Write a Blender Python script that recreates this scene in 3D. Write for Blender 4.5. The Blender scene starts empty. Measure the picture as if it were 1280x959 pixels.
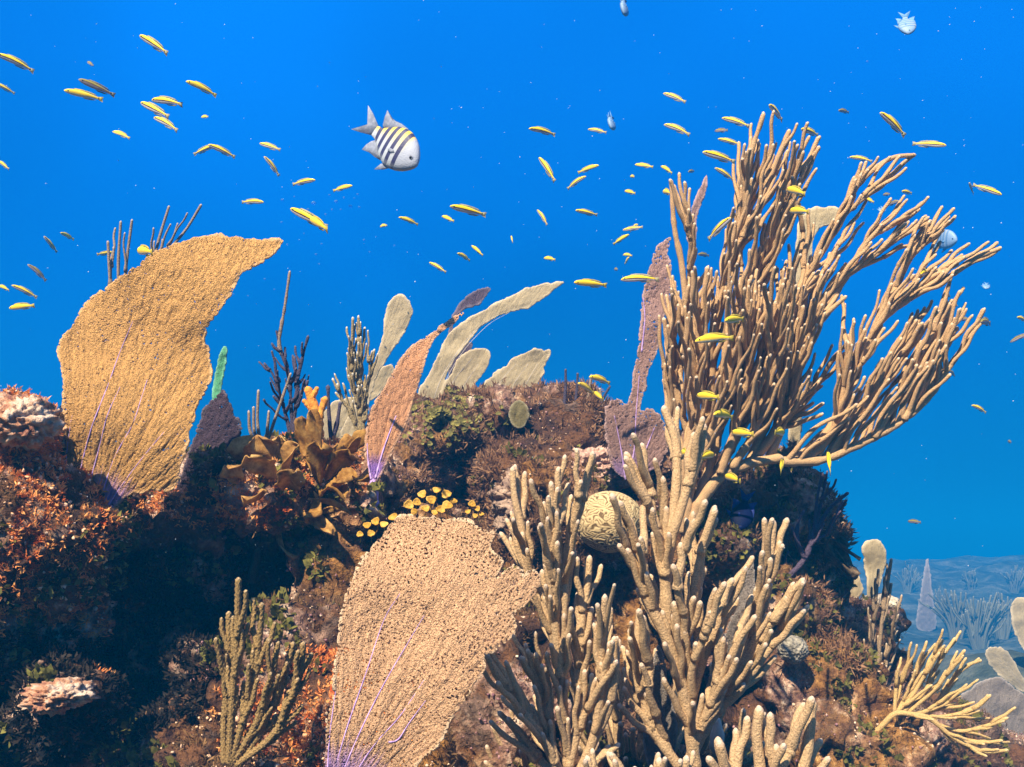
import bpy, math, random
import numpy as np
from mathutils import Vector, noise as mnoise

random.seed(7)
rng = np.random.default_rng(7)
scn = bpy.context.scene
COL = scn.collection

# ------------------------------------------------------------------ camera
CAM = np.array([0.0, 0.0, 1.6])
PITCH = math.radians(9.0)
F = 1244.4                       # focal length in pixels of the 1280 wide photograph
FWD = np.array([0.0, math.cos(PITCH), math.sin(PITCH)])
UP = np.array([0.0, -math.sin(PITCH), math.cos(PITCH)])
RIGHT = np.array([1.0, 0.0, 0.0])
cam_data = bpy.data.cameras.new("camera")
cam_data.lens = 35.0
cam_data.sensor_width = 36.0
cam_data.clip_start = 0.02
cam_data.clip_end = 500.0
cam = bpy.data.objects.new("camera", cam_data)
cam.location = CAM
cam.rotation_euler = (math.radians(90) + PITCH, 0, 0)
COL.objects.link(cam)
scn.camera = cam

# ------------------------------------------------------------------ world and sun
SUN_DIR = np.array([-0.33, -0.74, 0.78]); SUN_DIR /= np.linalg.norm(SUN_DIR)
SUN_EL = math.asin(SUN_DIR[2])
SUN_AZ = math.atan2(SUN_DIR[0], SUN_DIR[1])
world = bpy.data.worlds.new("World")
scn.world = world
world.use_nodes = True
wn, wl = world.node_tree.nodes, world.node_tree.links
wn.clear()
w_out = wn.new("ShaderNodeOutputWorld")
w_mix = wn.new("ShaderNodeMixShader")
sky = wn.new("ShaderNodeTexSky")
sky.sky_type = 'NISHITA'
sky.sun_disc = False
sky.sun_elevation = SUN_EL
sky.sun_rotation = SUN_AZ
bg_sky = wn.new("ShaderNodeBackground"); bg_sky.inputs[1].default_value = 0.15
wl.new(sky.outputs[0], bg_sky.inputs[0])
bg_water = wn.new("ShaderNodeBackground"); bg_water.inputs[1].default_value = 0.385
tc = wn.new("ShaderNodeTexCoord")
sep = wn.new("ShaderNodeSeparateXYZ")
wl.new(tc.outputs["Generated"], sep.inputs[0])
ramp = wn.new("ShaderNodeValToRGB")
mr = wn.new("ShaderNodeMapRange")
mr.inputs[1].default_value = -0.3; mr.inputs[2].default_value = 0.7
wl.new(sep.outputs[2], mr.inputs[0]); wl.new(mr.outputs[0], ramp.inputs[0])
cr = ramp.color_ramp
cr.elements[0].position = 0.0; cr.elements[0].color = (0.000, 0.035, 0.09, 1)
cr.elements[1].position = 1.0; cr.elements[1].color = (0.003, 0.29, 1.22, 1)
for p_, c_ in ((0.30, (0.004, 0.225, 0.62)), (0.42, (0.003, 0.230, 0.74)), (0.56, (0.002, 0.235, 0.92)), (0.72, (0.003, 0.270, 1.12))):
    e = cr.elements.new(p_); e.color = (*c_, 1)
# slow unevenness of the water light
w_n = wn.new("ShaderNodeTexNoise"); w_n.inputs["Scale"].default_value = 2.2; w_n.inputs["Detail"].default_value = 2.5
wl.new(tc.outputs["Generated"], w_n.inputs["Vector"])
w_m = wn.new("ShaderNodeMapRange"); w_m.inputs[1].default_value = .3; w_m.inputs[2].default_value = .7; w_m.inputs[3].default_value = .80; w_m.inputs[4].default_value = 1.12
wl.new(w_n.outputs["Fac"], w_m.inputs[0])
w_x = wn.new("ShaderNodeVectorMath"); w_x.operation = 'SCALE'
wl.new(ramp.outputs[0], w_x.inputs[0]); wl.new(w_m.outputs[0], w_x.inputs["Scale"]); wl.new(w_x.outputs[0], bg_water.inputs[0])
cone = wn.new("ShaderNodeMapRange"); cone.interpolation_type = 'SMOOTHSTEP'
cone.inputs[1].default_value = 0.66; cone.inputs[2].default_value = 0.80
wl.new(sep.outputs[2], cone.inputs[0])
wl.new(cone.outputs[0], w_mix.inputs[0])
wl.new(bg_water.outputs[0], w_mix.inputs[1]); wl.new(bg_sky.outputs[0], w_mix.inputs[2])
wl.new(w_mix.outputs[0], w_out.inputs[0])

sun_data = bpy.data.lights.new("sun", 'SUN')
sun_data.energy = 5.0
sun_data.angle = math.radians(0.6)
sun_data.color = (1.0, 0.87, 0.68)
sun = bpy.data.objects.new("sun", sun_data)
sun.rotation_euler = Vector(SUN_DIR).to_track_quat('Z', 'Y').to_euler()
sun.location = (0, 0, 8)
COL.objects.link(sun)

scn.view_settings.view_transform = 'Standard'
scn.view_settings.look = 'None'
scn.view_settings.exposure = 1.15
scn.view_settings.gamma = 1.0
scn.render.engine = 'CYCLES'
scn.cycles.use_denoising = True
scn.cycles.max_bounces = 5
scn.cycles.diffuse_bounces = 2
scn.cycles.glossy_bounces = 1
scn.cycles.transmission_bounces = 3
scn.cycles.transparent_max_bounces = 6
scn.cycles.volume_bounces = 0
scn.cycles.sample_clamp_indirect = 6.0

# ------------------------------------------------------------------ helpers
def PA(px, py, d):
    """numpy: place points seen at (px,py) at distance d along the optical axis"""
    px = np.asarray(px, float); py = np.asarray(py, float); d = np.asarray(d, float) + 0 * px
    return CAM + ((px - 640) / F * d)[..., None] * RIGHT + ((479.5 - py) / F * d)[..., None] * UP + d[..., None] * FWD
def P(px, py, d):
    return PA(px, py, d)
def to_px(p):
    q = p - CAM
    d = q @ FWD
    return 640 + (q @ RIGHT) / d * F, 479.5 - (q @ UP) / d * F, d

def tag(o, label=None, cat=None, group=None, kind=None):
    if label: o["label"] = label
    if cat: o["category"] = cat
    if group: o["group"] = group
    if kind: o["kind"] = kind
    return o

def link(name, me, parent=None, mat=None, smooth=True):
    if mat is not None and not me.materials: me.materials.append(mat)
    if smooth and len(me.polygons): me.polygons.foreach_set("use_smooth", np.ones(len(me.polygons), bool))
    o = bpy.data.objects.new(name, me)
    COL.objects.link(o)
    if parent is not None:
        o.parent = parent
    return o

def rebase(me_co, root):
    return me_co - np.array(root.location)

def thing(name, loc, label, cat, group=None):
    o = bpy.data.objects.new(name, None)
    o.empty_display_size = 0.02
    o.location = [float(v) for v in loc]
    COL.objects.link(o)
    return tag(o, label, cat, group)

def mesh_np(name, co, quads=None, tris=None, uv=None):
    """uv per vertex"""
    me = bpy.data.meshes.new(name)
    co = np.ascontiguousarray(co, np.float32)
    nq = 0 if quads is None else len(quads)
    nt = 0 if tris is None else len(tris)
    loops = []
    if nq: loops.append(np.asarray(quads, np.int32).ravel())
    if nt: loops.append(np.asarray(tris, np.int32).ravel())
    loops = np.concatenate(loops)
    me.vertices.add(len(co)); me.vertices.foreach_set("co", co.ravel())
    me.loops.add(len(loops)); me.loops.foreach_set("vertex_index", loops)
    me.polygons.add(nq + nt)
    starts = np.concatenate([np.arange(nq) * 4, nq * 4 + np.arange(nt) * 3]).astype(np.int32)
    me.polygons.foreach_set("loop_start", starts)
    if uv is not None:
        l = me.uv_layers.new(name="UVMap")
        l.data.foreach_set("uv", np.ascontiguousarray(uv, np.float32)[loops].ravel())
    me.update(calc_edges=True)
    return me

class MB:
    """collects pieces of one mesh"""
    def __init__(s): s.co, s.q, s.t, s.uv, s.n = [], [], [], [], 0
    def add(s, co, quads=None, tris=None, uv=None):
        co = np.asarray(co, float)
        if quads is not None and len(quads): s.q.append(np.asarray(quads) + s.n)
        if tris is not None and len(tris): s.t.append(np.asarray(tris) + s.n)
        s.co.append(co); s.uv.append(np.zeros((len(co), 2)) if uv is None else np.asarray(uv, float)); s.n += len(co)
    def build(s, name, mat, parent=None, smooth=True):
        co = np.concatenate(s.co)
        if parent is not None: co = co - np.array(parent.location)
        me = mesh_np(name, co, np.concatenate(s.q) if s.q else None, np.concatenate(s.t) if s.t else None, np.concatenate(s.uv))
        return link(name, me, parent, mat, smooth)

def hash2(i, j, k=0):
    x = (i * 374761393 + j * 668265263 + k * 1274126177) & 0x7fffffff
    x = ((x ^ (x >> 13)) * 1274126177) & 0x7fffffff
    return ((x ^ (x >> 16)) & 0xffff) / 65535.0
def vnoise(x, y, k=0):
    """smooth value noise in -1..1"""
    xi = np.floor(x).astype(np.int64); yi = np.floor(y).astype(np.int64)
    fx = x - xi; fy = y - yi
    fx = fx * fx * (3 - 2 * fx); fy = fy * fy * (3 - 2 * fy)
    a = hash2(xi, yi, k); b = hash2(xi + 1, yi, k); c = hash2(xi, yi + 1, k); d = hash2(xi + 1, yi + 1, k)
    return ((a * (1 - fx) + b * fx) * (1 - fy) + (c * (1 - fx) + d * fx) * fy) * 2 - 1
def fbm(x, y, k=0, o=3):
    r = 0; a = 1; t = 0
    for i in range(o):
        r = r + a * vnoise(x * 2 ** i, y * 2 ** i, k + i * 17); t += a; a *= .5
    return r / t
def worley(x, y, k=0):
    xi = np.floor(x).astype(np.int64); yi = np.floor(y).astype(np.int64)
    best = np.full(np.shape(x), 9.0)
    for dx in (-1, 0, 1):
        for dy in (-1, 0, 1):
            cx = xi + dx; cy = yi + dy
            px = cx + .15 + .7 * hash2(cx, cy, k); py = cy + .15 + .7 * hash2(cx, cy, k + 91)
            best = np.minimum(best, np.hypot(px - x, py - y))
    return best

def resample(pts, step=None, n=None):
    """Catmull-Rom through pts, evenly spaced"""
    pts = np.asarray(pts, float)
    if len(pts) == 2:
        dense = pts[0] + (pts[1] - pts[0]) * np.linspace(0, 1, 12)[:, None]
    else:
        p = np.vstack([2 * pts[0] - pts[1], pts, 2 * pts[-1] - pts[-2]])
        out = []
        for i in range(1, len(p) - 2):
            t = np.linspace(0, 1, 12, endpoint=False)[:, None]
            a, b, c, d = p[i - 1], p[i], p[i + 1], p[i + 2]
            out.append(.5 * (2 * b + (c - a) * t + (2 * a - 5 * b + 4 * c - d) * t ** 2 + (3 * b - a - 3 * c + d) * t ** 3))
        out.append(pts[-1][None]); dense = np.vstack(out)
    s = np.concatenate([[0], np.cumsum(np.linalg.norm(np.diff(dense, axis=0), axis=1))])
    if n is None: n = max(3, int(s[-1] / step) + 1)
    u = np.linspace(0, s[-1], n)
    return np.stack([np.interp(u, s, dense[:, k]) for k in range(dense.shape[1])], 1)

def tube(mb, pts, radii, sides=8, cap=True, lump=0.0, seed=0, wart=0.0, wart_len=0.004):
    """swept tube; round end; lump = slow radius noise, wart = small bumps on the surface"""
    pts = np.asarray(pts, float); radii = np.asarray(radii, float) + np.zeros(len(pts))
    if cap:
        r = radii[-1]; t = pts[-1] - pts[-2]; t = t / (np.linalg.norm(t) + 1e-9)
        e = [pts[-1] + t * r * k for k in (.5, .95, 1.25)]
        pts = np.vstack([pts, e]); radii = np.concatenate([radii, [r * .86, r * .55, r * .18]])
    n = len(pts)
    tan = np.gradient(pts, axis=0); tan /= np.linalg.norm(tan, axis=1)[:, None] + 1e-9
    nrm = np.zeros_like(pts)
    v = np.cross(tan[0], [0.31, 0.9, 0.2]); v /= np.linalg.norm(v); nrm[0] = v
    for i in range(1, n):
        v = v - tan[i] * (v @ tan[i]); v /= np.linalg.norm(v) + 1e-9; nrm[i] = v
    bi = np.cross(tan, nrm)
    th = np.arange(sides) / sides * 2 * math.pi
    R = radii[:, None] * np.ones((1, sides))
    if lump:
        ii, jj = np.meshgrid(np.arange(n), np.arange(sides), indexing='ij')
        R = R * (1 + lump * vnoise(ii * .5 + seed * 3.7, seed * 1.3 + 0 * jj, seed)) * (1 + lump * .7 * (hash2(ii + seed * 31, jj, 5) - .5))
    if wart:
        ii, jj = np.meshgrid(np.arange(n), np.arange(sides), indexing='ij')
        R = R * (1 + wart * np.where((ii % 2 == 0) ^ (jj % 2 == 0), 1, -.6))
    ring = pts[:, None] + R[..., None] * (np.cos(th)[None, :, None] * nrm[:, None] + np.sin(th)[None, :, None] * bi[:, None])
    co = ring.reshape(-1, 3)
    i = np.arange(n - 1)[:, None] * sides; j = np.arange(sides)[None]; j2 = (j + 1) % sides
    q = np.stack([i + j, i + j2, i + sides + j2, i + sides + j], -1).reshape(-1, 4)
    s_ = np.concatenate([[0], np.cumsum(np.linalg.norm(np.diff(pts, axis=0), axis=1))])
    uv = np.stack([np.repeat(s_, sides), np.tile(th, n)], 1)
    # distance from the tip, for pale growing tips
    uv[:, 0] = (s_[-1] - np.repeat(s_, sides))
    co = np.vstack([co, pts[-1] + tan[-1] * radii[-1] * .15, pts[0]])
    t_end = [[(n - 1) * sides + a, (n - 1) * sides + (a + 1) % sides, n * sides] for a in range(sides)]
    t_beg = [[(a + 1) % sides, a, n * sides + 1] for a in range(sides)]
    uv = np.vstack([uv, [0, 0], [s_[-1], 0]])
    mb.add(co, q, t_end + t_beg, uv)

def ellipsoid(mb, c, r, sub=2, rot=None, jitter=0.0, seed=0):
    co, tri = ICO[sub]
    n = co.copy()
    if jitter:
        f = np.array([mnoise.fractal(Vector(v * 1.7 + seed * 5.1), 1.0, 2.0, 3) for v in n])
        n = n * (1 + jitter * f)[:, None]
    n = n * np.asarray(r)
    if rot is not None: n = n @ np.asarray(rot).T
    mb.add(n + np.asarray(c), tris=tri, uv=co[:, :2])

def _ico(sub):
    import bmesh
    bm = bmesh.new(); bmesh.ops.create_icosphere(bm, subdivisions=sub, radius=1.0)
    co = np.array([v.co[:] for v in bm.verts]); tri = np.array([[v.index for v in f.verts] for f in bm.faces]); bm.free()
    return co, tri
ICO = {k: _ico(k) for k in (1, 2, 3, 4, 5)}

# ------------------------------------------------------------------ materials
class NT:
    def __init__(s, name):
        s.m = bpy.data.materials.new(name); s.m.use_nodes = True
        s.n, s.l = s.m.node_tree.nodes, s.m.node_tree.links
        s.b = s.n["Principled BSDF"]; s.out = s.n["Material Output"]
        s.tc = s.n.new("ShaderNodeTexCoord")
    def node(s, t, **kw):
        n = s.n.new(t)
        for k, v in kw.items():
            if isinstance(k, str) and hasattr(n, k): setattr(n, k, v)
            else: n.inputs[k].default_value = v
        return n
    def put(s, n, i, v):
        if hasattr(v, "links") or hasattr(v, "is_linked"): s.l.new(v, n.inputs[i])
        else: n.inputs[i].default_value = v
    def noise(s, scale, detail=4, rough=.55, co=None, dist=0.0):
        n = s.n.new("ShaderNodeTexNoise"); n.inputs["Scale"].default_value = scale
        n.inputs["Detail"].default_value = detail; n.inputs["Roughness"].default_value = rough
        n.inputs["Distortion"].default_value = dist
        s.l.new(co or s.tc.outputs["Object"], n.inputs["Vector"]); return n.outputs["Fac"]
    def voro(s, scale, co=None, feature='F1', out="Distance"):
        n = s.n.new("ShaderNodeTexVoronoi"); n.feature = feature; n.inputs["Scale"].default_value = scale
        s.l.new(co or s.tc.outputs["Object"], n.inputs["Vector"]); return n.outputs[out]
    def ramp(s, fac, stops):
        r = s.n.new("ShaderNodeValToRGB"); s.l.new(fac, r.inputs[0]); e = r.color_ramp.elements
        while len(e) < len(stops): e.new(.5)
        for k, (p, c) in enumerate(stops):
            e[k].position = p; e[k].color = (*c, 1) if len(c) == 3 else c
        return r.outputs[0]
    def mix(s, f, a, b, mode='MIX'):
        n = s.n.new("ShaderNodeMix"); n.data_type = 'RGBA'; n.blend_type = mode
        s.put(n, 0, f)
        for i, v in ((6, a), (7, b)):
            if isinstance(v, tuple): n.inputs[i].default_value = (*v, 1)
            else: s.l.new(v, n.inputs[i])
        return n.outputs[2]
    def math(s, op, a, b=None, clamp=False):
        n = s.n.new("ShaderNodeMath"); n.operation = op; n.use_clamp = clamp
        s.put(n, 0, a)
        if b is not None: s.put(n, 1, b)
        return n.outputs[0]
    def map(s, v, a, b, c=0.0, d=1.0):
        n = s.n.new("ShaderNodeMapRange")
        s.put(n, 0, v)
        for i, x in enumerate((a, b, c, d)): n.inputs[i + 1].default_value = x
        return n.outputs[0]
    def bump(s, h, strength=.5, dist=.01, prev=None):
        n = s.n.new("ShaderNodeBump"); n.inputs["Strength"].default_value = strength; n.inputs["Distance"].default_value = dist
        s.l.new(h, n.inputs["Height"])
        if prev is not None: s.l.new(prev, n.inputs["Normal"])
        return n.outputs[0]
    def scale(s, co, v):
        n = s.n.new("ShaderNodeMapping"); n.inputs["Scale"].default_value = v
        s.l.new(co, n.inputs["Vector"]); return n.outputs[0]
    def fin(s, color, normal=None, rough=.8, spec=.15, trans=None, sss=None):
        if isinstance(color, tuple): s.b.inputs["Base Color"].default_value = (*color, 1)
        else: s.l.new(color, s.b.inputs["Base Color"])
        if normal is not None: s.l.new(normal, s.b.inputs["Normal"])
        s.put(s.b, "Roughness", rough)
        s.b.inputs["Specular IOR Level"].default_value = spec
        if trans:   # light that passes through a thin blade
            t = s.n.new("ShaderNodeBsdfTranslucent"); mx = s.n.new("ShaderNodeMixShader")
            mx.inputs[0].default_value = trans
            if isinstance(color, tuple): t.inputs[0].default_value = (*color, 1)
            else: s.l.new(color, t.inputs[0])
            s.l.new(s.b.outputs[0], mx.inputs[1]); s.l.new(t.outputs[0], mx.inputs[2]); s.l.new(mx.outputs[0], s.out.inputs[0])
        return s.m

def mat_reef():
    m = NT("reef_rock")
    a = m.noise(2.3, 6, .6); b = m.noise(9, 6, .65, dist=.4); c = m.noise(38, 5, .7)
    d = m.noise(5.5, 5, .65, m.scale(m.tc.outputs["Object"], (1.3, .7, 1.1)))
    col = m.ramp(b, [(.30, (.018, .010, .008)), (.44, (.075, .036, .020)), (.53, (.17, .075, .028)), (.60, (.10, .062, .04)), (.70, (.36, .22, .15))])
    pink = m.ramp(c, [(.35, (.12, .06, .05)), (.5, (.42, .24, .16)), (.66, (.85, .66, .46))])
    col = m.mix(m.map(d, .50, .60), col, pink)
    rust = m.ramp(c, [(.35, (.08, .03, .008)), (.55, (.36, .17, .04)), (.7, (.66, .40, .15))])
    col = m.mix(m.map(a, .52, .62), col, rust)
    h = m.math('ADD', m.math('MULTIPLY', b, .8), m.math('MULTIPLY', c, .35))
    n1 = m.bump(h, 1.0, .05)
    n2 = m.bump(m.noise(140, 4, .7), .9, .008, n1)
    n3 = m.bump(m.voro(95), .6, .006, n2)
    return m.fin(col, n3, .85, .2)

def mat_fan(name, tan, purple, purple_r=.16, bump=1.0, trans=.12, dark=None, pit=430):
    """uv: u = distance from the holdfast in m, v = angle about it"""
    m = NT(name)
    uvn = m.n.new("ShaderNodeUVMap"); uv = uvn.outputs[0]
    sx = m.n.new("ShaderNodeSeparateXYZ"); m.l.new(uv, sx.inputs[0])
    r, th = sx.outputs[0], sx.outputs[1]
    ridges = m.noise(1.0, 4, .6, m.scale(uv, (45, 70, 1)), dist=.3)
    fine = m.noise(1.0, 3, .7, m.scale(uv, (260, 330, 1)))
    big = m.noise(1.0, 3, .5, m.scale(uv, (9, 7, 1)))
    pits = m.voro(pit)
    d = dark or tuple(x * .50 for x in tan)
    lite = tuple(min(1, x * 1.45 + .02) for x in tan)
    c = m.ramp(fine, [(.32, d), (.5, tan), (.68, lite)])
    c = m.mix(m.map(ridges, .62, .74), c, tuple(x * .75 for x in tan))
    c = m.mix(m.map(big, .3, .75, 0, .35), c, tuple(x * .72 for x in tan))
    rib = m.noise(1.0, 3, .6, m.scale(uv, (5, 150, 1)), dist=.15)
    c = m.mix(m.map(rib, .56, .64, 0, .55), c, tuple(x * .50 for x in tan))
    # purple where the young tissue runs up from the holdfast, streaked along the branches
    streak = m.noise(1.0, 3, .6, m.scale(uv, (4, 38, 1)))
    k = m.math('ADD', m.math('MULTIPLY', m.map(r, 0, purple_r, 1, 0), 1.25), m.math('MULTIPLY', streak, .9))
    c = m.mix(m.map(k, .78, 1.15, 0, .85), c, purple)
    at = m.n.new("ShaderNodeAttribute"); at.attribute_name = "rim"
    c = m.mix(m.map(at.outputs["Fac"], .25, 1, 0, .8), c, tuple(min(.92, x * 1.25 + .12) for x in tan))
    n1 = m.bump(ridges, .60 * bump, .010)
    n1 = m.bump(rib, -.5 * bump if False else .5 * bump, .004, n1)
    n2 = m.bump(fine, .8 * bump, .004, n1)
    n3 = m.bump(pits, .7 * bump, .0025, n2)
    return m.fin(c, n3, .8, .15, trans=trans)

def mat_rod(name, base, tipc, tip_len=.006, fuzz=900, bump=.8):
    m = NT(name)
    uvn = m.n.new("ShaderNodeUVMap")
    sx = m.n.new("ShaderNodeSeparateXYZ"); m.l.new(uvn.outputs[0], sx.inputs[0])
    a = m.noise(fuzz, 3, .7); b = m.noise(26, 3, .5); w = m.voro(fuzz * .55)
    dk = tuple(x * .55 for x in base)
    c = m.ramp(a, [(.35, dk), (.52, base), (.7, tuple(min(1, x * 1.3) for x in base))])
    c = m.mix(m.map(b, .35, .7, 0, .35), c, tuple(x * y for x, y in zip(base, (.75, .8, .9))))
    c = m.mix(m.map(sx.outputs[0], 0.0015, tip_len, .75, 0), c, tipc)
    n1 = m.bump(b, .35, .01); n2 = m.bump(a, bump, .0022, n1); n3 = m.bump(w, bump * .7, .0018, n2)
    return m.fin(c, n3, .85, .12)

def mat_simple(name, c1, c2, scale=60, bump=.5, bd=.004, rough=.75, trans=None, spec=.2):
    m = NT(name)
    a = m.noise(scale, 4, .6)
    c = m.ramp(a, [(.35, c1), (.65, c2)])
    return m.fin(c, m.bump(m.noise(scale * 2.2, 3, .65), bump, bd), rough, spec, trans=trans)
# ------------------------------------------------------------------ seabed and haze
def build_seabed():
    n = 260
    x = np.linspace(-1, 1, n); y = np.linspace(0, 1, n)
    X, Y = np.meshgrid(np.sign(x) * np.abs(x) ** 1.8 * 60, -6 + y ** 2.0 * 120)
    near = np.clip(1 - np.hypot(X - .8, Y - 5) / 12, 0, 1)
    Z = .40 * fbm(X * .33, Y * .33, 3, 4) + .22 * fbm(X * 1.3, Y * 1.3, 8, 4) * np.clip(near * 1.5, 0, 1) + .02
    Z *= 1 - .5 * np.exp(-((X - 18) ** 2 / 200 + (Y - 33) ** 2 / 160))
    Z += .95 * np.exp(-((X - 18) ** 2 / 190 + (Y - 33) ** 2 / 150)) + .55 * np.exp(-((X - 3.6) ** 2 / 3.0 + (Y - 6.8) ** 2 / 5)) + .3 * np.exp(-((X - 1.6) ** 2 / 1.4 + (Y - 4.4) ** 2 / 1.2))
    Z += .42 * np.abs(fbm(X * .9, Y * .9, 77, 3)) * np.exp(-((X - 14) ** 2 / 200 + (Y - 26) ** 2 / 200))
    Z -= .05 * np.clip(Y - 40, 0, 100)
    co = np.stack([X, Y, Z], -1).reshape(-1, 3)
    i, j = np.meshgrid(np.arange(n - 1), np.arange(n - 1), indexing='ij')
    a = (i * n + j).ravel(); q = np.stack([a, a + 1, a + n + 1, a + n], 1)
    m = NT("seabed")
    col = m.ramp(m.noise(1.6, 8, .7), [(.34, (.03, .04, .03)), (.5, (.09, .11, .075)), (.62, (.20, .21, .15)), (.75, (.42, .42, .32))])
    mt = m.fin(col, m.bump(m.noise(5, 7, .75), 1.0, .12), .95, .05)
    return tag(link("seabed", mesh_np("seabed", co, q), None, mt), kind="structure")
def floor_d(x, y, default):
    """distance along the axis at which the view through (x,y) meets the seabed"""
    ok, loc, _, _ = seabed.ray_cast(Vector(CAM), Vector(P(x, y, 1.0) - CAM).normalized(), distance=60)
    return float((np.array(loc) - CAM) @ FWD) + .05 if ok else default

def build_haze():
    x0, x1, y0, y1, z0, z1 = -70, 70, -3, 126, -9, 3.4
    co = np.array([[x, y, z] for z in (z0, z1) for y in (y0, y1) for x in (x0, x1)], float)
    q = [[0, 2, 3, 1], [4, 5, 7, 6], [0, 1, 5, 4], [2, 6, 7, 3], [0, 4, 6, 2], [1, 3, 7, 5]]
    m = bpy.data.materials.new("haze"); m.use_nodes = True
    n = m.node_tree.nodes; n.clear()
    o = n.new("ShaderNodeOutputMaterial"); v = n.new("ShaderNodeVolumePrincipled")
    v.inputs["Color"].default_value = HAZE_COL
    v.inputs["Density"].default_value = HAZE_DENS
    v.inputs["Anisotropy"].default_value = 0.0
    m.node_tree.links.new(v.outputs[0], o.inputs["Volume"])
    tag(link("haze", mesh_np("haze", co, q), None, m, False), kind="stuff")
HAZE_COL = (0.003, 0.30, 0.70, 1); HAZE_DENS = 0.038

# ------------------------------------------------------------------ reef mass
LUMPS = [  # px, py, distance, rx, ry(depth), rz in m
    (-50, 700, 1.52, .15, .18, .20), (5, 580, 1.50, .075, .12, .08), (35, 670, 1.45, .085, .10, .08), (108, 672, 1.48, .05, .06, .038), (130, 640, 1.66, .05, .07, .04),
    (-60, 860, 1.75, .20, .22, .25), (50, 735, 1.58, .10, .13, .09),
    (175, 690, 1.80, .17, .14, .08), (240, 660, 1.80, .10, .12, .055), (250, 850, 2.05, .42, .22, .40),
    (360, 610, 1.80, .12, .16, .075), (300, 600, 1.80, .07, .12, .05), (420, 620, 1.85, .13, .15, .10), (445, 720, 1.80, .09, .16, .15),
    (78, 885, 1.38, .045, .06, .035), (190, 925, 1.62, .10, .12, .06), (235, 1030, 1.50, .16, .16, .13), (120, 1080, 1.55, .12, .10, .10), (330, 900, 1.55, .14, .14, .14),
    (390, 850, 1.62, .11, .14, .13), (460, 960, 1.52, .22, .16, .18), (600, 930, 1.62, .20, .18, .22), (565, 800, 1.80, .16, .18, .14),
    (480, 600, 2.20, .11, .15, .10), (525, 560, 2.35, .11, .15, .11), (600, 555, 2.45, .16, .20, .13), (680, 560, 2.50, .19, .22, .15), (735, 560, 2.50, .09, .18, .09), (520, 690, 2.30, .15, .12, .14),
    (690, 640, 2.20, .13, .16, .14), (640, 600, 2.25, .08, .12, .07), (745, 615, 2.30, .12, .14, .10), (640, 740, 2.25, .14, .16, .18), (590, 690, 2.55, .25, .12, .25),
    (765, 662, 1.86, .085, .09, .05), (700, 830, 2.25, .26, .16, .22), (850, 680, 2.05, .13, .12, .10), (840, 610, 2.35, .12, .14, .10),
    (920, 660, 2.20, .13, .17, .10), (975, 660, 2.25, .11, .16, .12), (985, 600, 2.25, .045, .06, .06), (930, 770, 2.15, .17, .18, .16), (1010, 740, 2.30, .09, .14, .20),
    (1000, 850, 2.10, .16, .16, .12), (1065, 780, 2.75, .13, .2, .075), (1060, 830, 2.45, .15, .18, .09), (1095, 905, 2.30, .12, .18, .09), (1040, 930, 2.0, .14, .16, .10), (1110, 960, 2.2, .14, .2, .12),
    (990, 815, 2.0, .035, .04, .035),
    (300, 1230, 2.3, .9, .45, .75), (850, 1280, 2.5, .75, .5, .8), (-150, 1150, 2.0, .5, .4, .6), (1000, 1200, 2.35, .4, .4, .5), (600, 1150, 1.9, .5, .3, .3), (560, 900, 2.5, .5, .3, .6), (850, 900, 2.6, .35, .3, .45), (100, 900, 2.4, .5, .3, .6),
    (1090, 1050, 2.5, .5, .5, .35), (190, 655, 2.35, .24, .20, .12), (1106, 935, 1.98, .055, .10, .05), (540, 668, 1.72, .07, .09, .035), (466, 632, 1.67, .035, .07, .026), (288, 990, 1.31, .075, .10, .036), (400, 578, 1.97, .11, .12, .038), (860, 985, 1.44, .12, .09, .05), (720, 1065, 1.26, .16, .10, .06), (880, 1075, 1.28, .16, .10, .07), (960, 1110, 1.18, .10, .10, .06), (405, 1085, 1.05, .08, .09, .055), (800, 1120, 1.1, .12, .1, .06), (1080, 920, 2.1, .07, .12, .07),
]
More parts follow.
